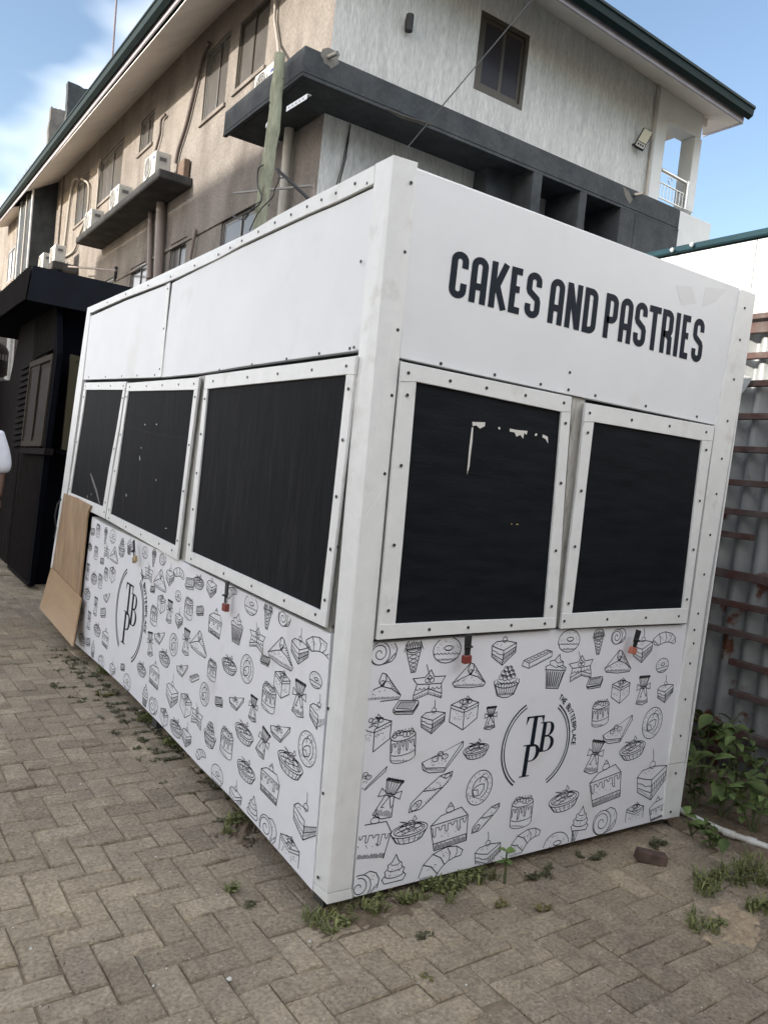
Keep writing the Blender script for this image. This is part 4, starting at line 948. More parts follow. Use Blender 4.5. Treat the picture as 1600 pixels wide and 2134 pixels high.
FD = [('roll',799,1359,52,0),('cone',862,1366,66,.1),('donut',932,1355,58,0),('slice',1050,1353,62,0),('eclair',1119,1377,50,0),('donut',1186,1336,50,0),('samosa',795,1434,62,0),('star',894,1426,62,0),('samosa',979,1409,54,0),
      ('berry',1056,1421,60,0),('cup',1157,1400,64,-.1),('bisc',846,1473,38,0),('slice',902,1499,56,0),('box',967,1484,72,0),('bag',1022,1496,46,0),('box',780,1526,80,0),('drip',840,1554,70,.1),('tri',922,1576,62,0),('oval',992,1563,46,.1),
      ('tri',764,1619,52,-.2),('bag',810,1664,78,-.3),('cann',898,1651,72,.05),('pret',999,1642,66,-.25),('piece',772,1747,84,-.1),('oval',853,1732,62,.05),('piece',937,1721,82,.15),('cann',1012,1706,50,.1),('drip',1087,1692,66,0),('oval',1175,1667,58,.15),
      ('roll',756,1846,58,0),('ice',821,1824,74,0),('crois',919,1797,70,0),('slice',1016,1778,62,.1),('crois',1093,1754,56,.1),('donut',1158,1762,56,0),('cone',1247,1337,50,.1),('roll',1289,1325,34,0),('slice',1339,1351,56,.05),('crois',1386,1333,44,-.6),
      ('star',1211,1391,52,.1),('samosa',1289,1380,50,0),('donut',1380,1387,32,.2),('bisc',1239,1422,30,.2),('box',1293,1438,54,0),('bag',1340,1438,58,0),('slice',1386,1440,46,.1),('drip',1251,1486,56,.1),('tri',1287,1519,54,.1),('pret',1359,1507,60,-.25),
      ('oval',1318,1561,54,.2),('bag',1239,1577,66,-.2),('piece',1262,1631,80,.2),('slice',1358,1622,84,.1),('ice',1208,1718,64,-.1),('roll',1260,1710,54,0),('box',1322,1697,52,0),('piece',1370,1685,44,.2)]
for i, (k, x, y, h, rt) in enumerate(FD): draw('F', k, x, y, h, rt, panF, polyF, .0168, i)
SD = [('oval',205,235,45,0),('bisc',222,255,45,.3),('drip',248,250,70,0),('cone',285,275,80,0),('donut',320,280,75,0),('berry',365,335,88,0),('cup',403,330,75,0),('donut',480,360,65,0),('cone',523,385,85,0),('roll',567,390,66,0),('oval',208,330,50,0),
      ('drip',237,360,70,0),('star',290,355,66,0),('bisc',267,400,42,.3),('samosa',327,370,85,0),('roll',175,410,60,0),('bag',197,455,85,0),('oval',227,485,78,.2),('drip',258,500,76,0),('drip',287,465,70,0),('box',318,465,92,0),('star',498,460,85,0),
      ('samosa',555,495,110,0),('slice',603,475,98,0),('crois',648,465,85,-.6),('bisc',517,540,45,.3),('bisc',700,510,75,.3),('oval',745,505,88,0),('slice',808,530,105,0),('slice',165,540,66,0),('oval',195,560,78,0),('bag',235,625,95,0),('tri',290,575,62,0),
      ('bisc',272,655,62,.5),('box',560,610,105,0),('donut',643,575,60,0),('bag',600,650,115,0),('drip',695,635,115,0),('bisc',750,645,62,.5),('drip',523,670,105,0),('slice',647,690,90,0),('piece',825,705,130,0),('cup',933,735,140,0),('donut',1003,620,108,0),
      ('cone',1085,670,130,0),('roll',1168,680,92,0),('crois',905,560,80,0),('box',165,660,75,0),('bag',203,695,92,0),('oval',243,740,85,0),('piece',283,780,92,0),('oval',168,785,85,0),('bisc',198,800,52,.5),('ice',222,835,82,0),('tri',550,770,82,0),
      ('bag',505,810,120,.2),('pret',620,815,108,0),('bag',683,800,132,0),('samosa',745,805,125,0),('oval',575,880,105,0),('star',1033,785,120,0),('samosa',1150,850,152,0),('slice',1243,835,150,0),('crois',1340,830,140,-.6),('bisc',1072,890,62,.2),
      ('roll',263,900,82,0),('slice',318,935,85,0),('bisc',368,925,46,.5),('oval',462,935,92,0),('piece',525,960,122,0),('tri',662,930,84,0),('drip',810,940,112,0),('oval',895,915,115,0),('pret',982,935,136,0),('eclair',722,985,75,.2),('donut',390,1000,90,0),
      ('slice',612,1055,145,0),('ice',480,1065,105,0),('roll',520,1115,95,0),('box',680,1110,138,0),('pret',773,1060,112,0),('bisc',843,1095,62,.5),('tri',930,1090,95,0),('box',1155,1005,152,0),('donut',1322,990,90,0),('bag',1240,1080,178,0),('drip',1090,1075,152,0),
      ('bag',1013,1130,128,0),('star',735,1170,105,0),('box',573,1170,105,0),('oval',632,1225,112,0),('slice',684,1268,110,0),('slice',1335,1160,150,0),('berry',800,1260,125,0),('drip',882,1300,155,0),('oval',968,1250,138,0),('tri',1145,1235,115,0),('bag',1062,1300,155,-.3),
      ('pret',1280,1330,168,0),('crois',755,1360,78,0),('donut',835,1460,112,0),('oval',978,1435,138,0),('piece',1095,1490,168,0),('oval',1195,1400,168,0),('slice',925,1565,125,0),('ice',1010,1640,150,0),('slice',1268,1680,205,0),('roll',1085,1720,138,0),('box',1190,1835,190,0)]
for i, (k, x, y, h, rt) in enumerate(SD): draw('S', k, 100+.4218*x, 1000+.4218*y, .4218*h, rt, panS, polyS, .0188, 100+i)

# ---- round logo with three serif letters and a line of arched lettering
def fillpoly(mb, pts, to3): mb.add([to3(*p) for p in pts], [list(range(len(pts)))])
def serif(mb, ch, ox, oz, h, to3):
    P = lambda x, y: (ox+x*h, oz+y*h)
    sl = .05                                    # slight lean of the letters
    Q = lambda pts: [P(x+sl*y, y) for x, y in pts]
    def rb(pts, w_): ribbon(mb, Q(pts), w_*h, to3, None)
    if ch == 'T':
        fillpoly(mb, Q([(.30,0),(.48,0),(.48,1),(.30,1)]), to3)
        rb([(.0,.97),(.78,.97)], .055); fillpoly(mb, Q([(0,.99),(.13,.99),(.02,.74),(0,.74)]), to3); fillpoly(mb, Q([(.78,.99),(.65,.99),(.76,.74),(.78,.74)]), to3); rb([(.2,.0),(.58,.0)], .04)
    if ch in 'BP':
        fillpoly(mb, Q([(.12,0),(.29,0),(.29,1),(.12,1)]), to3); rb([(0,.985),(.42,.985)], .035); rb([(0,.015),(.42,.015)], .035)
        def bowl(y0, y1, xr):
            cy, ry = (y0+y1)/2, (y1-y0)/2; o = []; inn = []
            for i in range(17):
                a = R(90-180*i/16); o.append((.40+(xr-.40)*math.cos(a), cy+ry*math.sin(a))); inn.append((.40+(xr-.40-.16)*math.cos(a), cy+(ry-.035)*math.sin(a)))
            for i in range(16): fillpoly(mb, Q([o[i], o[i+1], inn[i+1], inn[i]]), to3)
            rb([(.28,y1-.018),(.41,y1-.018)], .035); rb([(.28,y0+.018),(.41,y0+.018)], .035)
        if ch == 'B': bowl(.52, 1.0, .66); bowl(0, .53, .74)
        else: bowl(.46, 1.0, .72)
SANS = {'T': [[(0,1),(.6,1)],[(.3,1),(.3,0)]], 'H': [[(.05,0),(.05,1)],[(.55,0),(.55,1)],[(.05,.5),(.55,.5)]], 'E': [[(.5,1),(.05,1),(.05,0),(.5,0)],[(.05,.5),(.45,.5)]],
        'B': [[(.05,0),(.05,1),(.35,1),(.5,.88),(.5,.65),(.35,.53),(.05,.53)],[(.35,.53),(.55,.4),(.55,.13),(.38,0),(.05,0)]], 'U': [[(.05,1),(.05,.2),(.18,0),(.42,0),(.55,.2),(.55,1)]],
        'R': [[(.05,0),(.05,1),(.4,1),(.55,.87),(.55,.6),(.4,.47),(.05,.47)],[(.3,.47),(.58,0)]], 'P': [[(.05,0),(.05,1),(.4,1),(.55,.87),(.55,.58),(.4,.45),(.05,.45)]], 'L': [[(.05,1),(.05,0),(.5,0)]],
        'A': [[(0,0),(.3,1),(.6,0)],[(.12,.32),(.48,.32)]], 'C': [[(.56,.8),(.42,1),(.18,1),(.04,.8),(.04,.2),(.18,0),(.42,0),(.56,.2)]], ' ': []}
def logo(face, cx, cy, rpx, parent, off, tilt_):
    to3, fr2 = face_frame(face, off); c = fr2(cx, cy); rad = abs(fr2(cx, cy-rpx)[1]-fr2(cx, cy+rpx)[1])/2
    for a0, a1 in ((120+tilt_, 240+tilt_), (-60+tilt_, 60+tilt_)):
        b = MB()
        for rr_, w_ in ((1.0, .035), (.93, .026)): ribbon(b, [(c[0]+rad*rr_*math.cos(R(a0+(a1-a0)*i/30)), c[1]+rad*rr_*math.sin(R(a0+(a1-a0)*i/30))) for i in range(31)], w_*rad, to3, None)
        b.part('logo_arc', LETTER, parent)
    for ch, ox, oz, h in (('T', -.40, -.02, .66), ('B', .02, -.18, .66), ('P', -.42, -.68, .70)):
        b = MB(); serif(b, ch, c[0]+ox*rad, c[1]+oz*rad, h*rad, to3); b.part('logo_letter', LETTER, parent)
    txt = 'THE BUTTERPLACE'; b = MB(); a = 66+tilt_; hh = .115*rad
    for ch in txt:
        adv = .60 if ch != ' ' else .35
        am = a-math.degrees(adv*hh/ (1.12*rad))/2*1.0
        ca, sa = math.cos(R(am)), math.sin(R(am))
        base = (c[0]+1.09*rad*ca, c[1]+1.09*rad*sa); tx, ty = (sa, -ca), (ca, sa)
        for st in SANS[ch]:
            ribbon(b, [(base[0]+tx[0]*(x-.3)*hh*1.05+ty[0]*y*hh, base[1]+tx[1]*(x-.3)*hh*1.05+ty[1]*y*hh) for x, y in st], hh*.21, to3, None)
        a -= math.degrees((adv+.21)*hh/(1.12*rad))
    b.part('logo_lettering', LETTER, parent)
logo('F', 1118, 1552, 93, panF, .0172, -4)
logo('S', 269, 1281, 104, panS, .0192, -4)

# ---- sign lettering: tall condensed rounded capitals
def arc(cx, cy, rx, ry, a0, a1, n=8): return [(cx+rx*math.cos(R(a0+(a1-a0)*i/n)), cy+ry*math.sin(R(a0+(a1-a0)*i/n))) for i in range(n+1)]
T_ = .148; q0 = T_/2; LW = .40
def bigletter(ch, w_):
    l, r, b, t = q0, w_-q0, q0, 1-q0; rx_ = (r-l)/2; ry_ = rx_*.95; cxx = (l+r)/2
    if ch == 'C': return [[(r,.66)]+arc(cxx,t-ry_,rx_,ry_,0,180)+arc(cxx,b+ry_,rx_,ry_,180,360)+[(r,.34)]]
    if ch == 'A': return [[(l,0)]+arc(cxx,t-ry_,rx_,ry_,180,0)+[(r,0)], [(l,.36),(r,.36)]]
    if ch == 'K': return [[(l,0),(l,1)], [(r+.02,1),(l+.10,.5),(r+.03,0)]]
    if ch == 'E': return [[(r+.02,t),(l,t),(l,b),(r+.02,b)], [(l,.53),(r-.02,.53)]]
    if ch == 'S': return [[(r,.70)]+arc(cxx,t-ry_,rx_,ry_,0,180)+[(l,.62),(l+.03,.56),(r-.03,.44),(r,.38)]+arc(cxx,b+ry_,rx_,ry_,0,-180)+[(l,.30)]]
    if ch == 'N': return [[(l,0),(l,1)], [(r,0),(r,1)], [(l+.01,.97),(r-.01,.03)]]
    if ch == 'D': return [[(l,b)]+arc(cxx,b+ry_,rx_,ry_,-90,0)+arc(cxx,t-ry_,rx_,ry_,0,90)+[(l,t),(l,b)]]
    if ch == 'P': return [[(l,0),(l,t)]+arc(cxx,t-ry_,rx_,ry_,90,0)+arc(cxx,.42+ry_,rx_,ry_,0,-90)+[(l,.42)]]
    if ch == 'R': return [[(l,0),(l,t)]+arc(cxx,t-ry_,rx_,ry_,90,0)+arc(cxx,.45+ry_,rx_,ry_,0,-90)+[(l,.45)], [(cxx,.45),(r-.01,.36),(r,0)]]
    if ch == 'T': return [[(-.02,t),(w_+.02,t)], [(cxx,0),(cxx,t)]]
    if ch == 'I': return [[(cxx,0),(cxx,1)]]
    return []
to3, fr2 = face_frame('F', .0192)
TLc, TRc, BLc, BRc = fr2(944,519), fr2(1470,667), fr2(933,616), fr2(1460,757)
wid = {'I': .17, 'T': .36, 'E': .34, 'K': .42, 'N': .43}
text = 'CAKES AND PASTRIES'; xs = []; x = 0
for ch in text:
    if ch == ' ': x += .16; xs.append(None); continue
    w_ = wid.get(ch, .40); xs.append((x, w_)); x += w_+.075
total = x-.075
def tmap(u, v):
    s_ = u/total
    return (BLc[0]*(1-s_)+BRc[0]*s_)*(1-v)+(TLc[0]*(1-s_)+TRc[0]*s_)*v, (BLc[1]*(1-s_)+BRc[1]*s_)*(1-v)+(TLc[1]*(1-s_)+TRc[1]*s_)*v
hgt = TLc[1]-BLc[1]; kx = (BRc[0]-BLc[0])/total
for ch, pr in zip(text, xs):
    if pr is None: continue
    b = MB()
    for st in bigletter(ch, pr[1]):
        # ribbons in letter space (height 1, width in the same unit), then mapped on the board
        ribbon(b, [(pr[0]+x_, y_) for x_, y_ in st], T_, lambda u, v: to3(*tmap(u, v)), None)
    b.part('letter_'+ch.lower(), LETTER, sign)
# ghost of older lettering, a faint repaired patch
chips('F', [[(1408,594),(1442,596),(1450,632),(1420,636)], [(1470,598),(1515,602),(1490,630),(1462,640)]], .0186, sign, mat('ghost_patch', (.735, .74, .75), .4), 'repair_patch')

# screws along the trims
def line_screws(face, pts, off, parent): screws(pts, face, off, parent)
def along(a, b_, n, t0=.03, t1=.97): return [lerp2(a, b_, t0+(t1-t0)*k/(n-1)+rng.uniform(-.012, .012)) for k in range(n)]
line_screws('S', along((768,352),(708,1090),5)+along((706,1110),(662,1845),5), .0262, kiosk)
line_screws('F', along((858,360),(800,1000),5)+along((790,1060),(724,1850),6), .0262, kiosk)
line_screws('F', along((1556,612),(1440,1372),10)+along((1448,1300),(1396,1700),6), .0242, kiosk)
line_screws('S', [lerp2(tops[i], lows[i], .5) for i in range(1, 8)]+[lerp2(lerp2(tops[i], lows[i], .5), lerp2(tops[i+1], lows[i+1], .5), .5) for i in range(8)], .0285, kiosk)
line_screws('F', along((902,754),(1470,872),6)+[(1184,812),(1187,776)], .0182, sign)
line_screws('S', along((450,772),(740,724),5), .0182, upB); line_screws('S', along((182,786),(325,781),5), .0162, upA)
line_screws('S', along((350,596),(332,775),3), .0242, upA)

# ---- padlocks and hasps: things hung on the stall
def padlock(face, px, py, bw, body_m, label, swing=0, hasp_h=.07):
    A = FA if face == 'F' else SA; off = .050
    c = A(px, py, off); u = Vector((1, 0, 0)) if face == 'F' else Vector((0, -1, 0)); n_ = OUT_F if face == 'F' else OUT_S; z = Vector((0, 0, 1))
    t = thing('padlock', label, 'padlock', c, 'padlocks on the shutters')
    def P(a, b_, d): return c+u*(a*math.cos(swing)-b_*math.sin(swing))+z*(a*math.sin(swing)+b_*math.cos(swing))+n_*d
    hw, hh = bw/2, bw*.42
    b = MB(); b.prism([P(-hw,-hh,.01), P(hw,-hh,.01), P(hw,hh,.01), P(-hw,hh,.01)], -n_*.02); b.part('lock_body', body_m, t, .003)
    b = MB(); b.tube([P(-hw*.6,hh,0)]+[P(-hw*.6*math.cos(a), hh+bw*.45+bw*.35*math.sin(a), 0) for a in [i*math.pi/8 for i in range(9)]]+[P(hw*.6,hh,0)], .004, 8); b.part('shackle', STEEL, t)
    h0 = hh+bw*.55
    b = MB(); b.prism([P(-.013,h0-.02,.004), P(.013,h0-.02,.004), P(.016,h0+hasp_h,.004), P(-.016,h0+hasp_h,.004)], -n_*.006); b.part('hasp', CABLE, t, .001)
    b = MB(); b.tube([P(-.012,h0+.012,.0), P(-.012,h0+.012,.012), P(.012,h0+.012,.012), P(.012,h0+.012,.0)], .004, 6); b.part('staple', CABLE, t)
    return t
padlock('F', 972, 1374, .036, REDL, 'dark red padlock below the larger front shutter', .05, .055)
padlock('F', 1318, 1356, .036, REDL2, 'salmon pink padlock below the smaller front shutter', -.25, .055)
padlock('S', 470, 1266, .040, REDL, 'dark red padlock below the largest side shutter', .05, .075)
padlock('S', 281, 1166, .040, BRASS, 'brass padlock hanging crooked below the middle side shutter', .5, .075)

# ---- plywood sheets against the far end of the side
def ply(name, px, base_off, mt_, label, curl=.0):
    n = len(px); b = MB(); outer = []
    for (x, y, o) in px: outer.append(SA(x, y, o))
    b.prism(outer, (.012, 0, 0)); return b.solo(name, mt_, label, 'plywood', 'plywood sheets at the end of the stall', bevel=.001)
ply('plywood_sheet', [(133,1028,.045),(160,1038,.047),(189,1054,.05),(183,1066,.05),(180,1082,.05),(171,1175,.05),(164,1246,.05),(108,1188,.045),(120,1110,.045)], .05, PLY, 'upper plywood sheet with curved grain covering the far end of the stall')
b = MB(); rows = []
for t in [i/8 for i in range(9)]:
    l_ = SA(106+(82-106)*t-6*math.sin(t*3.14)*0, 1183+(1267-1183)*t, .064+.05*t*t); r_ = SA(168+(150-168)*t, 1248+(1347-1248)*t, .064+.05*t*t)
    rows.append([l_.lerp(r_, k/4) for k in range(5)])
vs = [p for rw in rows for p in rw]; fs = [(i*5+k, i*5+k+1, (i+1)*5+k+1, (i+1)*5+k) for i in range(8) for k in range(4)]
b.add(vs, fs, True); n0 = len(vs); b.add([v+Vector((.010, 0, 0)) for v in vs], [f[::-1] for f in fs], True)
edge_idx = [k for k in range(5)]+[5*i+4 for i in range(1, 9)]+[40+k for k in range(3, -1, -1)]+[5*i for i in range(7, 0, -1)]
b.add([v for v in vs]+[v+Vector((.010, 0, 0)) for v in vs], [(edge_idx[i], edge_idx[(i+1) % len(edge_idx)], 45+edge_idx[(i+1) % len(edge_idx)], 45+edge_idx[i]) for i in range(len(edge_idx))])
b.solo('plywood_sheet', PLY2, 'lower plywood sheet bowed outwards to the paving at the far end of the stall', 'plywood', 'plywood sheets at the end of the stall')
# loose wire at the far end
MB().tube([SA(128,1040,.02), SA(120,1050,.05), SA(114,1075,.06), SA(117,1100,.04), SA(113,1120,.03)], .006, 6).solo('loose_wire', CABLE, 'short loose loop of wire at the far edge of the stall', 'wire')

# ================================================================== BLACK CABIN BEYOND THE STALL
CX, CY = .08, 6.0
cabin = thing('black_cabin', 'black boarded cabin with deep canopy beyond the far end of the stall', 'cabin', (1.2, 8, 0))
CL = lambda x, y, o=0: at(x, y, 0, CX-o)
CF = lambda x, y, o=0: at(x, y, 1, CY-o)
b = MB(); b.prism([(.16, 6.22, 0), (2.5, 6.22, 0), (2.5, 6.02, 2.95), (.16, 5.85, 2.95)], (0, 1.7, 0)); b.part('wall', CABB, cabin)
def fluted(px, o, n, mt_, name, d=.012):
    """vertically fluted sheet on the left wall between four photograph corners"""
    tl, tr, br, bl = [CL(x, y, o) for x, y in px]; m_ = MB(); vs = []; k_ = n*4
    for i in range(k_+1):
        t = i/k_; dd = d*(1 if (i % 4) in (1, 2) else 0)
        vs += [tl.lerp(tr, t)-Vector((dd, 0, 0)), bl.lerp(br, t)-Vector((dd, 0, 0))]
    m_.add(vs, [(2*i, 2*i+1, 2*i+3, 2*i+2) for i in range(k_)]); return m_.part(name, mt_, cabin)
MB().prism([CL(112,560), CL(61,1222), CL(-60,1130), CL(-60,800), CL(20,792), CL(44,680), CL(62,560)], (.05, 0, 0)).part('wall', CABD, cabin)
fluted(((46,946),(91,949),(57,1214),(17,1174)), .01, 14, CABD, 'fluted_panel')
fluted(((75,665),(122,640),(116,726),(70,748)), .01, 14, CABD, 'fluted_panel')
fluted(((-10,935),(40,942),(14,1172),(-45,1130)), .008, 12, CABD, 'fluted_panel')
MB().prism([CL(16,1176,.03), CL(58,1216,.03), CL(57,1222,.03), CL(14,1183,.03)], (.04, 0, 0)).part('skirting', CABD, cabin)
MB().prism([CL(44,934,.06), CL(93,934,.06), CL(91,948,.06), CL(43,945,.06)], (.08, 0, 0)).part('window_sill', CABD, cabin, .006)
MB().prism([CL(106,560,.02), CL(119,560,.02), CL(119,735,.02), CL(92,950,.02), CL(61,1222,.02), CL(56,1217,.02), CL(88,948,.02), CL(112,736,.02)], (.05, 0, 0)).part('corner_post', CABB, cabin)
quad_window(cabin, 'window', [CL(69,756,.005), CL(117,737,.005), CL(92,930,.005), CL(49,930,.005)], (-1,0,0), CABF, mat('dusty_glass', (.030, .025, .020), .7, spec=.1, var=.2, var_scale=5), fw=.055, slide=.42, depth=.05)
lv = []
for k in range(14):
    t0, t1 = k/14, (k+.72)/14
    tl, tr = (44, 762), (64, 752); bl, br = (24, 935), (45, 930)
    q = lambda u, t: lerp2(lerp2(tl, bl, t), lerp2(tr, br, t), u)
    a, b1, c, d = q(0, t0), q(1, t0), q(1, t1), q(0, t1)
    MB().prism([CL(*a, .005), CL(*b1, .005), CL(*c, .03), CL(*d, .03)], (.012, 0, 0)).part('louvre_slat', CABD, cabin)
# front wall of the cabin, mostly behind the stall
quad_window(cabin, 'window', [CF(146,738,.19), CF(230,760,.19), CF(210,955,.19), CF(127,936,.19)], (0,-1,0), mat('olive_frame', (.045, .038, .02), .6, spec=.2), mat('dark_glass2', (.02, .018, .011), .4, spec=.2), fw=.05, depth=.05)
MB().prism([CF(118,938,.20), CF(230,965,.20), CF(229,970,.20), CF(117,943,.20)], (0, .06, 0)).part('window_sill', CABB, cabin)
# canopy
kx0, ky0 = -.19, 5.62
can = MB(); can.prism([(kx0-.03, ky0, 2.69), (2.3, ky0, 2.66), (2.3, ky0, 2.98), (kx0, ky0, 3.0)], (0, .04, 0)); can.part('canopy_fascia', mat('canopy_sheet', (.008, .010, .014), .7, var=.15, var_scale=3, spec=.08), cabin)
can = MB(); vs = []; n = 60
for i in range(n+1):
    y = ky0+.02+i*3.6/n; dd = .018*(1 if i % 2 else 0)
    vs += [(kx0-.012-dd, y, 3.0), (kx0-.04-dd, y, 2.69+.0*i)]
can.add(vs, [(2*i, 2*i+1, 2*i+3, 2*i+2) for i in range(n)]); can.part('canopy_side', CABD, cabin)
MB().box((kx0, ky0+.041, 2.93), (2.3, 9.5, 2.97)).part('canopy_roof', CABB, cabin)
MB().box((kx0+.02, ky0+.045, 2.72), (2.28, 9.4, 2.76)).part('canopy_ceiling', CABB, cabin)
for x in (.4, .55, .7, .85): MB().box((x, 5.9, .9), (x+.006, 5.93, 2.7)).part('cladding_joint', CABD, cabin)

# water tank on a black stand, further back
tank = thing('water_tank', 'black plastic water tank with pale lettering band on a stand at the left edge', 'water tank', (-.28, 10.2, 0))
tb = MB(); tb.lathe((-.28, 10.2, 2.24), [(.0, 0), (.50, 0), (.56, .04), (.56, .36), (.53, .42), (.42, .5), (.15, .56), (0, .56)], 28); tb.part('tank_shell', TANKM, tank)
MB().lathe((-.28, 10.2, 2.14), [(.0, 0), (.57, 0), (.57, .07), (0, .07)], 28).part('base_ring', ACW, tank)
for k in range(9):                                   # pale marks of the lettering band, illegible at this size
    a = R(-28-k*9); c = Vector((-.28+.562*math.cos(a), 10.2+.562*math.sin(a), 2.50)); nrm = Vector((math.cos(a), math.sin(a), 0)); tn = Vector((-nrm.y, nrm.x, 0))
    MB().prism([c-tn*.030-Vector((0,0,.04)), c+tn*.030-Vector((0,0,.04)), c+tn*.026+Vector((0,0,.04)), c-tn*.03+Vector((0,0,.04))], nrm*.003).part('lettering_mark', ACW, tank)
MB().box((-.75, 9.75, 0), (.25, 10.65, 2.1)).part('stand', CABB, tank)
# pale wall and pipes glimpsed behind the tank
bw = thing('garden_wall_building', 'pale wall with two upright pipes glimpsed under the black canopy', 'building', (.9, 15.2, 0))
MB().box((-1.5, 15, 0), (2.3, 15.3, 4.2)).part('wall', BEIGE, bw)
for px, r_ in ((22, .05), (28, .02), (31, .02)):
    p = at(px, 720, 1, 14.9); MB().tube([(p.x, 14.9, 0), (p.x-.03, 14.9, 4.1)], r_, 8).part('pipe', PVC, bw)

# ================================================================== FENCE, SHED, PIPE ON THE RIGHT
fence = thing('corrugated_fence', 'rusting corrugated zinc fence with rows of brown rails right of the stall', 'fence', (2.88, 1.5, 0))
FX = 2.895
for si, (y0, y1, z1) in enumerate(((-2.6, -.55, 2.60), (-.56, .95, 2.60), (.94, 2.9, 2.58), (2.89, 4.8, 2.6), (4.79, 6.5, 2.6))):
    m_ = MB(); n = int((y1-y0)/.025); nz = 14; vs = []
    for j in range(nz+1):
        for i in range(n+1):
            y = y0+(y1-y0)*i/n; z = -.02+z1*j/nz
            ph = (y/.125) % 1; d = .030*max(-1, min(1, 1.7*math.sin(2*math.pi*ph)))
            dent = .018*max(0, noise.noise(Vector((y*2.2, z*2.6, si)))-.25)
            vs.append((FX+d+dent+.004*si, y, z))
    m_.add(vs, [(j*(n+1)+i, j*(n+1)+i+1, (j+1)*(n+1)+i+1, (j+1)*(n+1)+i) for j in range(nz) for i in range(n)], True)
    m_.part('sheet', CORR, fence)
RX = 2.835
rails = [(676,0,None,None),(737,0,None,None),(797,0,None,None),(866,0,None,None),(936,0,None,None),(1009,0,None,None),(1072,0,None,None),(1125,0,(1570,1120),None),(1205,0,None,None),(1273,0,None,None),(1334,0,None,None),(1395,0,None,(1522,1372)),(1462,0,None,(1522,1440)),(1544,0,None,None),(1600,0,None,None)]
for k, (py, _, ystart, yend) in enumerate(rails):
    p = at(1600, py, 0, RX); y0 = -2.5; y1 = 6.4
    if ystart: y0 = at(*ystart, 0, RX).y
    if yend: y1 = at(*yend, 0, RX).y
    hgt_ = .060 if k == 0 else (.050 if k in (8, 13) else .036)
    m_ = MB(); tl = rng.uniform(-.008, .008)
    m_.prism([(RX-.022, y0, p.z+.012-tl), (RX-.022, y1, p.z+.012+tl), (RX-.022, y1, p.z+.012-hgt_+tl), (RX-.022, y0, p.z+.012-hgt_-tl)], (.035, 0, 0))
    m_.part('rail', RUST, fence, .003)
for y in (-2.0, 1.4, 4.0): MB().box((RX+.014, y-.02, -.02), (RX+.022, y+.02, 2.6)).part('post', RUST, fence)
# torn flap of sheet behind the edge of the stall
q = [at(x, y, 0, RX-.05) for x, y in ((1545,780),(1568,786),(1560,800),(1548,818),(1538,822))]
MB().prism(q, (.004, .02, .0)).part('torn_flap', CORR, fence)
# flat corrugated top capping
MB().box((FX-.05, -2.5, 2.60), (FX+.06, 6.4, 2.63)).part('capping', RUST, fence)

shed = thing('white_shed', 'bright white shed wall with teal roof edge behind the fence', 'building', (6, .5, 0))
WXS = 4.2
seams = [-3.0, -1.0, 1.46, 3.4, 5.4]
for k in range(4): MB().box((WXS, seams[k]+.004, 0), (WXS+.05, seams[k+1]-.004, 3.56)).part('wall_panel', SMOOTHW if k != 9 else WHITE, shed)
MB().box((WXS+.06, -3, 0), (9, 5.4, 3.5)).part('core', SMOOTHW, shed)
MB().box((WXS-.04, -3, 3.575), (WXS+.12, 5.45, 3.625)).part('roof_edge', TEAL, shed, .006)
b = MB(); b.prism([(WXS+.10, -3, 3.60), (9, -3, 4.0), (9, 5.4, 4.0), (WXS+.10, 5.4, 3.60)], (0, 0, .02)); b.part('roof', TEAL, shed)
for px, py in ((1401, 521), (1442, 510)):
    p = at(px, py, 0, WXS-.06); MB().disc(p, (-1, 0, .3), .018, .015, 6).part('roof_clip', STEEL, shed)

pts = [at(1408,1684,2,.035), at(1462,1712,2,.03), at(1520,1738,2,.032), at(1606,1768,2,.035), at(1760,1835,2,.03)]
pv = MB().tube([pts[0]+Vector((-.12,.35,0))]+pts, .014, 10).solo('pvc_pipe', PVC, 'white plastic water pipe lying on the soil by the fence', 'pipe')
MB().tube([pts[2]-(pts[3]-pts[2]).normalized()*.025, pts[2]+(pts[3]-pts[2]).normalized()*.025], .018, 10).part('coupling', PVC, pv)
MB().tube([pts[3]-(pts[3]-pts[2]).normalized()*.10, pts[3]-(pts[3]-pts[2]).normalized()*.06], .018, 10).part('coupling', PVC, pv)

# ================================================================== GREEN LOG POST WITH CABLES
PX = 2.20
cl = [(531,560),(540,470),(549,400),(560,350),(565,310),(574,270),(578,230),(577,195),(583,160),(583,113)]
rad = [.072,.071,.069,.075,.068,.076,.067,.071,.065,.060]
cl = [(.5*x+.5*(531+(583-531)*(560-y)/447.), y) for x, y in cl]
pts = [at(x, y, 0, PX) for x, y in cl]; base = Vector((PX, pts[0].y+.02, 0))
pts = [base, base.lerp(pts[0], .5)]+pts; rad = [.085, .08]+rad
fine, fr_ = [], []
for i in range(len(pts)-1):
    for k in range(4):
        t = k/4; fine.append(pts[i].lerp(pts[i+1], t)); fr_.append((rad[i]*(1-t)+rad[i+1]*t)*(1+.05*noise.noise(Vector((i*1.3+k*.4, 2.2, 0)))))
fine.append(pts[-1]); fr_.append(rad[-1])
post = thing('log_post', 'knobbly green painted log post rising behind the stall', 'post', base)
MB().tube(fine, fr_, 14).part('log', POLEM, post)
kn = MB()
for (px, py) in ((590,163),(582,295),(560,427),(562,213)):
    p = at(px, py, 0, PX-.072); kn.disc(p, (-1, -.6, 0), .011, .004, 8)
kn.part('holes', CABLE, post, kind='stuff')
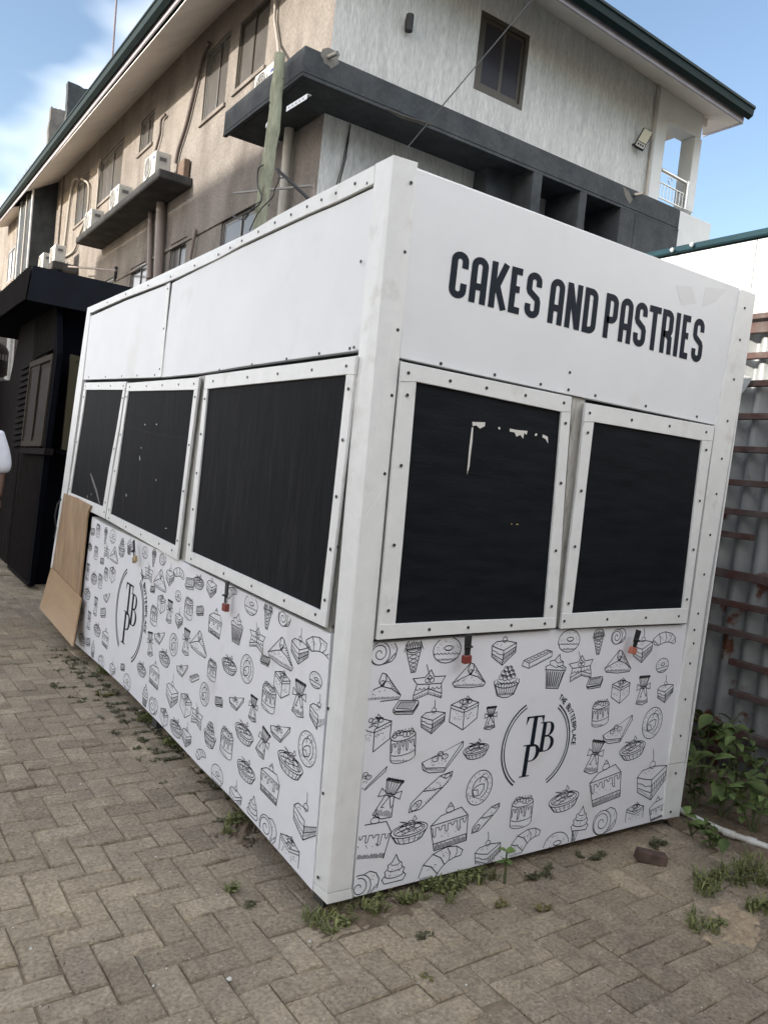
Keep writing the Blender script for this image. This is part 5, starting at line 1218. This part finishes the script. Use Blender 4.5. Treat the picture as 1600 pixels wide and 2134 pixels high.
# perforated angle brackets
a, b_ = at(597,222,0,PX-.02), at(640,195,0,PX-.02)
br = MB(); br.prism([a, b_, b_-Vector((0,0,.05)), a-Vector((0,0,.05))], (.004, .002, 0)); br.prism([a, b_, b_+Vector((.05,.0,0)), a+Vector((.05,0,0))], (0, 0, .004)); brk = br.part('angle_bracket', STEEL, post)
hb = MB()
for k in range(5): hb.disc(a.lerp(b_, .15+.17*k)-Vector((0.001,0,.026)), (-1,0,0), .009, .002, 8)
hb.part('bracket_holes', CABLE, brk, kind='stuff')
a, b_ = at(554,258,0,PX-.03), at(562,245,0,PX-.03); MB().prism([a, b_, b_-Vector((0,0,.045)), a-Vector((0,0,.045))], (.004,0,0)).part('angle_bracket', STEEL, post)
def cable(px, label, r_=.008, x=PX-.10, n=5):
    p = [at(a, b_, 0, x) for a, b_ in px]; o = []
    for i in range(len(p)-1):
        p0, p1, p2, p3 = p[max(i-1,0)], p[i], p[i+1], p[min(i+2,len(p)-1)]
        for k in range(n):
            t = k/n; o.append(.5*((2*p1)+(-p0+p2)*t+(2*p0-5*p1+4*p2-p3)*t*t+(-p0+3*p1-3*p2+p3)*t**3))
    o.append(p[-1]); return MB().tube(o, r_, 6).solo('power_cable', CABLE, label, 'cable', 'black cables on the log post')
cable([(549,343),(538,352),(537,385),(545,408),(540,425),(520,440),(505,457),(485,448)], 'black cable looping left of the log post towards the lower window')
cable([(541,420),(525,432),(512,456),(500,452),(490,455),(483,447)], 'thin black cable tangle in front of the lower window', .006)
cable([(575,352),(582,370),(572,395),(568,410),(540,440),(520,480)], 'black cable wound close round the log post', .007)
cable([(578,372),(590,370),(605,376),(622,390),(645,412)], 'black cable sagging right of the log post', .007, x=PX-.02)
MB().tube([at(577,352,0,PX-.03), at(642,413,0,PX+.2)], .017, 8).solo('stay_strut', CABLE, 'straight black strut slanting down right of the log post', 'strut')
MB().tube([at(487,402,0,2.7), at(650,386,0,2.75)], .016, 8).solo('steel_rod', mat('dull_rod', (.22, .215, .205), .6), 'thin grey steel rod crossing behind the log post', 'rod')
MB().tube([at(652,383,0,2.8), at(655,420,0,2.8)], .020, 8).solo('rod_bracket', PIPEB, 'short bent bracket at the right end of the grey rod', 'bracket')
# wire across the grey wall
A, B_ = at(838,318,1,4.2), at(1115,-12,1,5.2)
MB().tube(wire_pts(A+(A-B_)*.15, B_+(B_-A)*.3, .01), .006, 6).solo('overhead_wire', CABLE, 'single thin wire slanting across the grey upper wall', 'wire')

# ================================================================== PERSON AT THE LEFT EDGE
def skin_mesh(name, verts, edges, radii, mt_, sub=2, org=Vector((0,0,0)), root=0):
    me = bpy.data.meshes.new(name); me.from_pydata([tuple(Vector(v)-org) for v in verts], edges, [])
    o = bpy.data.objects.new(name, me); COL.objects.link(o)
    sk = o.modifiers.new('skin', 'SKIN'); sk.use_smooth_shade = True
    for i, r_ in enumerate(radii):
        r_ = r_ if isinstance(r_, tuple) else (r_, r_)
        me.skin_vertices[0].data[i].radius = r_
        me.skin_vertices[0].data[i].use_root = (i == root)
    sb = o.modifiers.new('sub', 'SUBSURF'); sb.levels = sub; sb.render_levels = sub
    dg = bpy.context.evaluated_depsgraph_get(); ev = o.evaluated_get(dg)
    m2 = bpy.data.meshes.new_from_object(ev); bpy.data.objects.remove(o)
    for p in m2.polygons: p.use_smooth = True
    m2.materials.clear(); m2.materials.append(mt_); return m2
pb = Vector((-.585, 5.40, 0)); pers = thing('person', 'person in a white T-shirt and dark trousers standing at the left edge', 'person', pb)
def pj(dx, dy, z): return pb+Vector((dx, dy, z))
ux = Vector((.93, -.36, 0))                # across the shoulders
def J(s, z, f=0): return pb+ux*s+Vector((.36, .93, 0))*f+Vector((0, 0, z))
V = [J(0,.95), J(0,1.12), J(0,1.32), J(0,1.45), J(0,1.54), J(0,1.63,-.01), J(0,1.74),         # 0-6 spine to crown
     J(.19,1.43), J(.24,1.16,.02), J(.25,.92,-.05), J(-.19,1.43), J(-.24,1.16,.02), J(-.25,.92,-.05),   # arms
     J(.095,.90), J(.11,.50,-.01), J(.12,.09,.02), J(-.095,.90), J(-.11,.50,-.01), J(-.12,.09,.02),
     J(.13,.05,-.14), J(-.13,.05,-.14)]
Ed = [(0,1),(1,2),(2,3),(3,4),(4,5),(5,6),(3,7),(7,8),(8,9),(3,10),(10,11),(11,12),(0,13),(13,14),(14,15),(0,16),(16,17),(17,18),(15,19),(18,20)]
Rd = [(.14,.10),(.13,.10),(.15,.105),(.10,.08),.055,.082,.07,.06,.043,.032,.06,.043,.032,.088,.055,.038,.088,.055,.038,.035,.035]
body = link_mesh('body', skin_mesh('body', V, Ed, Rd, SKIN, 2, pb), pers); ORG[body] = pb
for sgn, wi in ((1, 9), (-1, 12)):                  # hands: palm and five fingers
    wv = V[wi]; hv = [wv, wv+Vector((0,0,-.05)), wv+Vector((0,0,-.085))]; he = [(0,1),(1,2)]; hr = [.026, (.036,.018), (.036,.018)]
    for k in range(4):
        b0 = wv+Vector((.36,.93,0))*(-.028+.019*k)+Vector((0,0,-.095)); L_ = (.06,.075,.07,.055)[k]
        hv += [b0, b0+Vector((0,0,-L_*.55))+ux*(-sgn*.006), b0+Vector((0,0,-L_))+ux*(-sgn*.022)]; n0 = len(hv)-3
        he += [(2,n0),(n0,n0+1),(n0+1,n0+2)]; hr += [.009,.0085,.007]
    b0 = wv+Vector((.36,.93,0))*(-.036)+Vector((0,0,-.045)); hv += [b0, b0+Vector((-.01,-.026,-.03)), b0+Vector((-.012,-.034,-.06))]; n0 = len(hv)-3
    he += [(1,n0),(n0,n0+1),(n0+1,n0+2)]; hr += [.011,.010,.008]
    link_mesh('hand', skin_mesh('hand', hv, he, hr, SKIN, 1, pb), pers)
sv = [J(0,.80), J(0,1.1), J(0,1.32), J(0,1.45), J(.19,1.44), J(.245,1.24,.01), J(.25,1.12,.01), J(-.19,1.44), J(-.245,1.24,.01), J(-.25,1.12,.01), J(0,1.50)]
link_mesh('t_shirt', skin_mesh('t_shirt', sv, [(0,1),(1,2),(2,3),(3,4),(4,5),(5,6),(3,7),(7,8),(8,9),(3,10)], [(.185,.145),(.185,.145),(.185,.14),(.12,.10),.085,.085,.082,.085,.085,.082,.075], SHIRT, 2, pb), pers)
tv = [J(0,.98), J(0,.90), J(.10,.84), J(.11,.50,-.01), J(.12,.10,.02), J(-.10,.84), J(-.11,.50,-.01), J(-.12,.10,.02)]
link_mesh('trousers', skin_mesh('trousers', tv, [(0,1),(1,2),(2,3),(3,4),(1,5),(5,6),(6,7)], [(.155,.115),(.15,.115),.10,.075,.065,.10,.075,.065], TROUS, 2, pb), pers)
hp = MB(); hp.lathe(J(0,1.60), [(.0,.19),(.05,.185),(.082,.15),(.094,.10),(.090,.06)], 20); link_mesh('hair', hp.mesh('hair', HAIR, pb), pers)
for s_ in (.035, -.035): MB().disc(J(s_,1.655,-.078), Vector((-.36,-.93,0)), .011, .004, 10).part('eye', ACW, pers)
MB().tube([J(0,1.65,-.085), J(0,1.615,-.105), J(0,1.605,-.088)], [.008,.014,.008], 8).part('nose', SKIN, pers)
MB().tube([J(-.025,1.572,-.075), J(0,1.57,-.088), J(.025,1.572,-.075)], .006, 6).part('mouth', REDL, pers)
for s_ in (.085, -.085): MB().disc(J(s_,1.64,.0), ux*(1 if s_ > 0 else -1), .028, .012, 12).part('ear', SKIN, pers)
for s_ in (.13, -.13):
    link_mesh('shoe', skin_mesh('shoe', [J(s_*.95,.05,.06), J(s_,.05,-.06), J(s_*1.02,.035,-.20)], [(0,1),(1,2)], [.048,.052,.040], SHOE, 2, pb), pers)

# ================================================================== WEEDS
def leaf_mesh(name, mt_, l, w_, curl):
    m_ = MB(); n = 5; vs = []
    for i in range(n+1):
        t = i/n; ww = w_*math.sin(math.pi*min(1, t*.93+.05))**.8*(1-.3*t); z = curl*math.sin(t*2.2)-.25*l*t*t
        vs += [(t*l, -ww/2, z+.12*ww), (t*l, 0, z), (t*l, ww/2, z+.12*ww)]
    fs = []
    for i in range(n): fs += [(3*i, 3*i+3, 3*i+4, 3*i+1), (3*i+1, 3*i+4, 3*i+5, 3*i+2)]
    m_.add(vs, fs, True); return m_.mesh(name, mt_)
LM = [leaf_mesh('leaf', LEAF, .075, .055, .012), leaf_mesh('leaf', LEAF, .06, .045, .018), leaf_mesh('leaf', LEAF, .09, .062, .008)]
LMY = [leaf_mesh('leaf', LEAFY, .045, .030, .008), leaf_mesh('leaf', LEAFY, .035, .026, .006)]
def weed(name, p, h, nst, nleaf, meshes, label, spread=.1, seed=0, scale=1, group='leafy weeds by the fence'):
    r = random.Random(seed); t = thing(name, label, 'weed', p, group); cand_ = []
    for s_ in range(nst):
        a = r.uniform(0, 6.28); tip = p+Vector((math.cos(a)*spread*r.uniform(.3, 1), math.sin(a)*spread*r.uniform(.3, 1), h*r.uniform(.7, 1)))
        mid = p.lerp(tip, .5)+Vector((0, 0, h*.1)); pts_ = [p, p.lerp(mid, .5), mid, mid.lerp(tip, .5)+Vector((0,0,.01)), tip]
        MB().tube(pts_, [.006*scale, .005*scale, .0045*scale, .0035*scale, .002*scale], 5).part('stem', STEMM, t)
        cand_.append(pts_)
    for k in range(nleaf):
        pts_ = cand_[k % nst]; u = r.uniform(.3, 1)*4; i = min(3, int(u)); q_ = pts_[i].lerp(pts_[i+1], u-i)
        o = link_mesh('leaf', meshes[r.randrange(len(meshes))], t, q_-p); o.rotation_euler = (r.uniform(-.5, .5), r.uniform(-.6, .45), r.uniform(0, 6.28)); o.scale = [scale*r.uniform(.7, 1.25)]*3
    return t
def onplane(px, py, x): return at(px, py, 0, x)
wl = [((1462,1575),.42,5,44,.20,'tall leafy weed pressed against the right edge of the stall by the fence'), ((1535,1610),.42,5,44,.20,'bushy leafy weed in the middle of the fence foot'),
      ((1590,1640),.46,5,44,.22,'bushy leafy weed at the right edge of the frame by the fence'), ((1500,1660),.30,4,34,.18,'low spreading leafy weed in front of the fence weeds'), ((1570,1690),.28,4,30,.16,'low leafy weed just behind the plastic pipe at the right'),
      ((1440,1640),.30,4,26,.15,'small leafy weed tucked behind the lower right trim')]
for i, ((px, py), h, ns, nl, sp, lab) in enumerate(wl):
    p = at(px, py+55, 2, .0); p = Vector((min(2.75, max(2.12, p.x)), p.y, 0)); weed('leafy_weed', p, h, ns, nl, LM, lab, sp, 20+i)
weed('leafy_weed', at(1440,1742,2,0), .10, 3, 14, LM, 'small broad leaved weed at the foot of the right trim', .09, 41, .8)
weed('leafy_weed', at(1480,1770,2,0), .12, 3, 14, LM, 'small weed just in front of the plastic pipe', .10, 42, .8)
sap = weed('sapling', at(1051,1842,2,0), .17, 1, 12, LMY, 'bright green seedling growing against the front printed panel', .02, 50, 1, group='seedlings')

def tuft(name, p, rad_, n, hmin, hmax, mt_, label, seed, flat=.5, cat='grass tuft', group='grass tufts on the paving', kind=None, centres=None):
    r = random.Random(seed); m_ = MB()
    if centres is None:
        sub = [p+Vector((max(-.9, min(.9, r.gauss(0, .5)))*rad_, max(-.7, min(.7, r.gauss(0, .36)))*rad_, 0)) for _ in range(max(3, int(n/28)))]; big_, rad_ = rad_, rad_*.30; n = int(n*.52)
    for k in range(n):
        c = sub[min(len(sub)-1, int(len(sub)*r.random()**1.5))] if centres is None else centres[r.randrange(len(centres))]
        a, q_ = r.uniform(0, 6.28), rad_*math.sqrt(r.uniform(0, 1))*(.6+.6*noise.noise(Vector((math.cos(r.uniform(0,6.28))*2, k*.01, seed)))+.2)
        b0 = c+Vector((math.cos(a)*q_, math.sin(a)*q_*.7, -.004)); h = r.uniform(hmin, hmax); d = r.uniform(0, 6.28); ln = h*r.uniform(.2, 1.0)*flat*2
        dr = Vector((math.cos(d), math.sin(d), 0)); sd_ = Vector((-dr.y, dr.x, 0))*r.uniform(.0014, .0032)
        m1 = b0+dr*ln*.45+Vector((0,0,h*.7)); tp_ = b0+dr*ln+Vector((0,0,h*r.uniform(.75, 1.05)))
        m_.add([b0-sd_, b0+sd_, m1+sd_*1.3, m1-sd_*1.3, tp_], [(0,1,2,3), (3,2,4)])
        if r.random() < .5:         # a small leaflet
            s2 = sd_*4; m_.add([m1, m1+dr*.008+s2*.9, m1+dr*.016, m1+dr*.008-s2*.9], [(0,1,2,3)])
    if kind: 
        xs_ = [v.x for v in m_.v]; o = m_.solo(name, mt_, label, cat, kind=kind); return o
    return m_.solo(name, mt_, label, cat, group)
T = [(475,1857,.042,120,.012,.036,GRASSM,'small green tuft alone on the pavers left of the near corner'),
     (515,1888,.03,60,.008,.02,MOSS,'tiny dull tuft below the lone green tuft'),
     (700,1915,.10,300,.015,.055,GRASSM,'green grass tuft under the near corner of the stall'),
     (770,1893,.08,220,.015,.06,GRASSM,'grass tuft just right of the near corner under the printed panel'),
     (855,1880,.07,220,.015,.05,GRASSM,'sparse grass under the front panel between two bigger tufts'),
     (935,1850,.11,480,.02,.075,GRASSM,'largest grass tuft under the front printed panel'),
     (985,1830,.07,260,.02,.06,GRASSM,'grass beside the seedling under the front panel'),
     (1045,1888,.03,70,.01,.03,GRASSY,'small yellowish tuft in front of the seedling'),
     (1130,1903,.03,70,.01,.03,GRASSY,'second small yellowish tuft further right on the pavers'),
     (880,1955,.06,80,.006,.02,MOSS,'thin creeping weed in a joint in front of the stall'),
     (890,2040,.03,40,.006,.018,GRASSY,'tiny dry weed low in the centre foreground'),
     (1120,1820,.07,160,.01,.03,MOSS,'dull creeping weed under the front panel right of the seedling'),
     (1240,1790,.06,140,.01,.03,MOSS,'dull creeping weed under the right half of the front panel'),
     (1375,1765,.07,170,.01,.04,MOSS,'dull weed at the right leg of the stall'),
     (1480,1845,.12,330,.015,.07,GRASSM,'grass patch left of the pale sand by the fence'),
     (1550,1835,.15,430,.02,.10,GRASSM,'thick grass at the right edge in front of the pipe'),
     (1470,1925,.08,240,.012,.045,GRASSM,'low grass patch nearest the camera on the right'),
     (1590,1900,.08,220,.015,.06,GRASSM,'grass at the right frame edge beside the sand'),
     (495,1720,.11,320,.012,.05,GRASSM,'grass tuft in the dark soil beside the side panel'),
     (220,1452,.05,180,.01,.035,GRASSY,'yellowish weed patch on the pavers near the round logo'),
     (315,1500,.10,220,.012,.045,GRASSM,'grass along the edge of the side panel below the logo'),
     (360,1555,.09,180,.012,.045,GRASSM,'grass tuft under the middle of the side panel'),
     (215,1402,.10,180,.012,.05,GRASSM,'grass under the far part of the side panel'),
     (170,1380,.12,160,.01,.035,MOSS,'dull weeds at the foot of the lower plywood sheet')]
for i, (px, py, rd_, n, h0, h1, mt_, lab) in enumerate(T): tuft('grass_tuft', gp(px, py), rd_, n, h0, h1, mt_, lab, 200+i)
# weeds in the joints left of the stall: too many and too small to count
cents = []
for k in range(190):
    px = rng.uniform(90, 520); t = (px-100)/420; py = 1335+t*330+rng.uniform(-10, 120)*rng.random()
    i, j = rng.randrange(-6, 9), 0
    q_ = gp(px, py); u = (q_-P0); ii = round((u.x*math.cos(RA)+u.y*math.sin(RA))/PT); 
    q2 = pav_pos(ii, (-(u.x)*math.sin(RA)+u.y*math.cos(RA))/PT) if rng.random() < .5 else pav_pos((u.x*math.cos(RA)+u.y*math.sin(RA))/PT, round((-(u.x)*math.sin(RA)+u.y*math.cos(RA))/PT))
    cents.append(q2)
tuft('joint_weeds', Vector((0,0,0)), .026, 1900, .006, .020, MOSS, 'fine weeds growing in the paving joints left of the stall', 300, kind='stuff', cat=None, centres=cents)
# debris: pebbles, grit, brick, leaves
m_ = MB()
for k in range(620):
    px, py = rng.uniform(-20, 1620), rng.uniform(1400, 2130); p = gp(px, py)
    if 0 < p.x < 1.95 and p.y > 0: continue
    s_ = rng.uniform(.0012, .0032)*(1.9 if rng.random() < .08 else 1)
    m_.add([p+Vector((s_*rng.uniform(.6,1.2)*math.cos(a), s_*rng.uniform(.6,1.2)*math.sin(a), .0015)) for a in (0, 1.2, 2.4, 3.7, 5)]+[p+Vector((0, 0, s_*.9+.002))], [(0,1,5),(1,2,5),(2,3,5),(3,4,5),(4,0,5)])
m_.solo('pale_grit', PEBBLE, 'pale grit and shell bits scattered over the pavers', None, kind='stuff')
DB = mat('dark_debris', (.06, .045, .035), .95, var=.2)
m_ = MB()
for k in range(420):
    px, py = rng.uniform(-20, 1620), rng.uniform(1380, 2130); p = gp(px, py)
    if 0 < p.x < 1.95 and p.y > 0: continue
    a = rng.uniform(0, 6.28); l_ = rng.uniform(.002, .006); d_ = Vector((math.cos(a), math.sin(a), 0)); n_ = Vector((-d_.y, d_.x, 0))*l_*.35
    m_.add([p-d_*l_+Vector((0,0,.003)), p+n_+Vector((0,0,.005)), p+d_*l_+Vector((0,0,.004)), p-n_+Vector((0,0,.003))], [(0,1,2,3)])
m_.solo('dark_debris', DB, 'dark leaf crumbs scattered over the pavers', None, kind='stuff')
p = gp(1355, 1796); M = Matrix.Translation(p+Vector((0,0,.022))) @ Matrix.Rotation(R(-38), 4, 'Z') @ Matrix.Rotation(R(6), 4, 'Y')
bk = obox(M, (-.062, -.030, -.026), (.062, .030, .022))
bk.v = [v+Vector((rng.uniform(-.004,.004), rng.uniform(-.004,.004), rng.uniform(-.004,.003))) for v in bk.v]
bk.solo('broken_brick', BRICKM, 'dark broken brick lying on the pavers near the right leg', 'brick', bevel=.006)
for k, (px, py, lab) in enumerate(((478,2043,'largest white pebble on the pavers at lower left'), (645,1964,'white pebble on the pavers left of the near corner grass'), (292,1482,'white bit of litter on the pavers left of the side panel'))):
    p = gp(px, py); m_ = MB(); s_ = .009 if k == 0 else .007
    m_.lathe(p, [(0,0),(s_,.001),(s_*.9,s_*.5),(s_*.4,s_*.8),(0,s_*.85)], 8); m_.v = [v+Vector((rng.uniform(-.0015,.0015), rng.uniform(-.0015,.0015), 0)) for v in m_.v]
    m_.solo('pebble', PEBBLE, lab, 'pebble', 'white pebbles on the pavers')
# dry weeds on the roof edge at the far left
rw = MB(); r = random.Random(77)
for k in range(900):
    t = r.random()**.8; px = 12+t*76; py = 416-t*92
    p = at(px, py, 0, XF+.12)+Vector((r.uniform(0, .3), 0, -.25)); h = r.uniform(.15, .45)*(1.3 if .35 < t < .75 else .7); d_ = Vector((r.uniform(-.25,.25), r.uniform(-.3,.3), h))
    s_ = Vector((0, r.uniform(.006,.016), 0)); rw.add([p-s_, p+s_, p+d_*.6+s_*.6, p+d_*.6-s_*.6, p+d_], [(0,1,2,3),(3,2,4)])
    if r.random() < .6: c = p+d_*r.uniform(.4,1); q_ = r.uniform(.015,.04); rw.add([c+Vector((0,-q_,0)), c+Vector((0,0,-q_*.6)), c+Vector((0,q_,0)), c+Vector((.01,0,q_*.7))], [(0,1,2,3)])
rw.solo('roof_weeds', mat('dry_roof_weed', (.16, .14, .09), .85, rand=.4), 'dry weeds growing along the roof gutter at far left', None, kind='stuff')
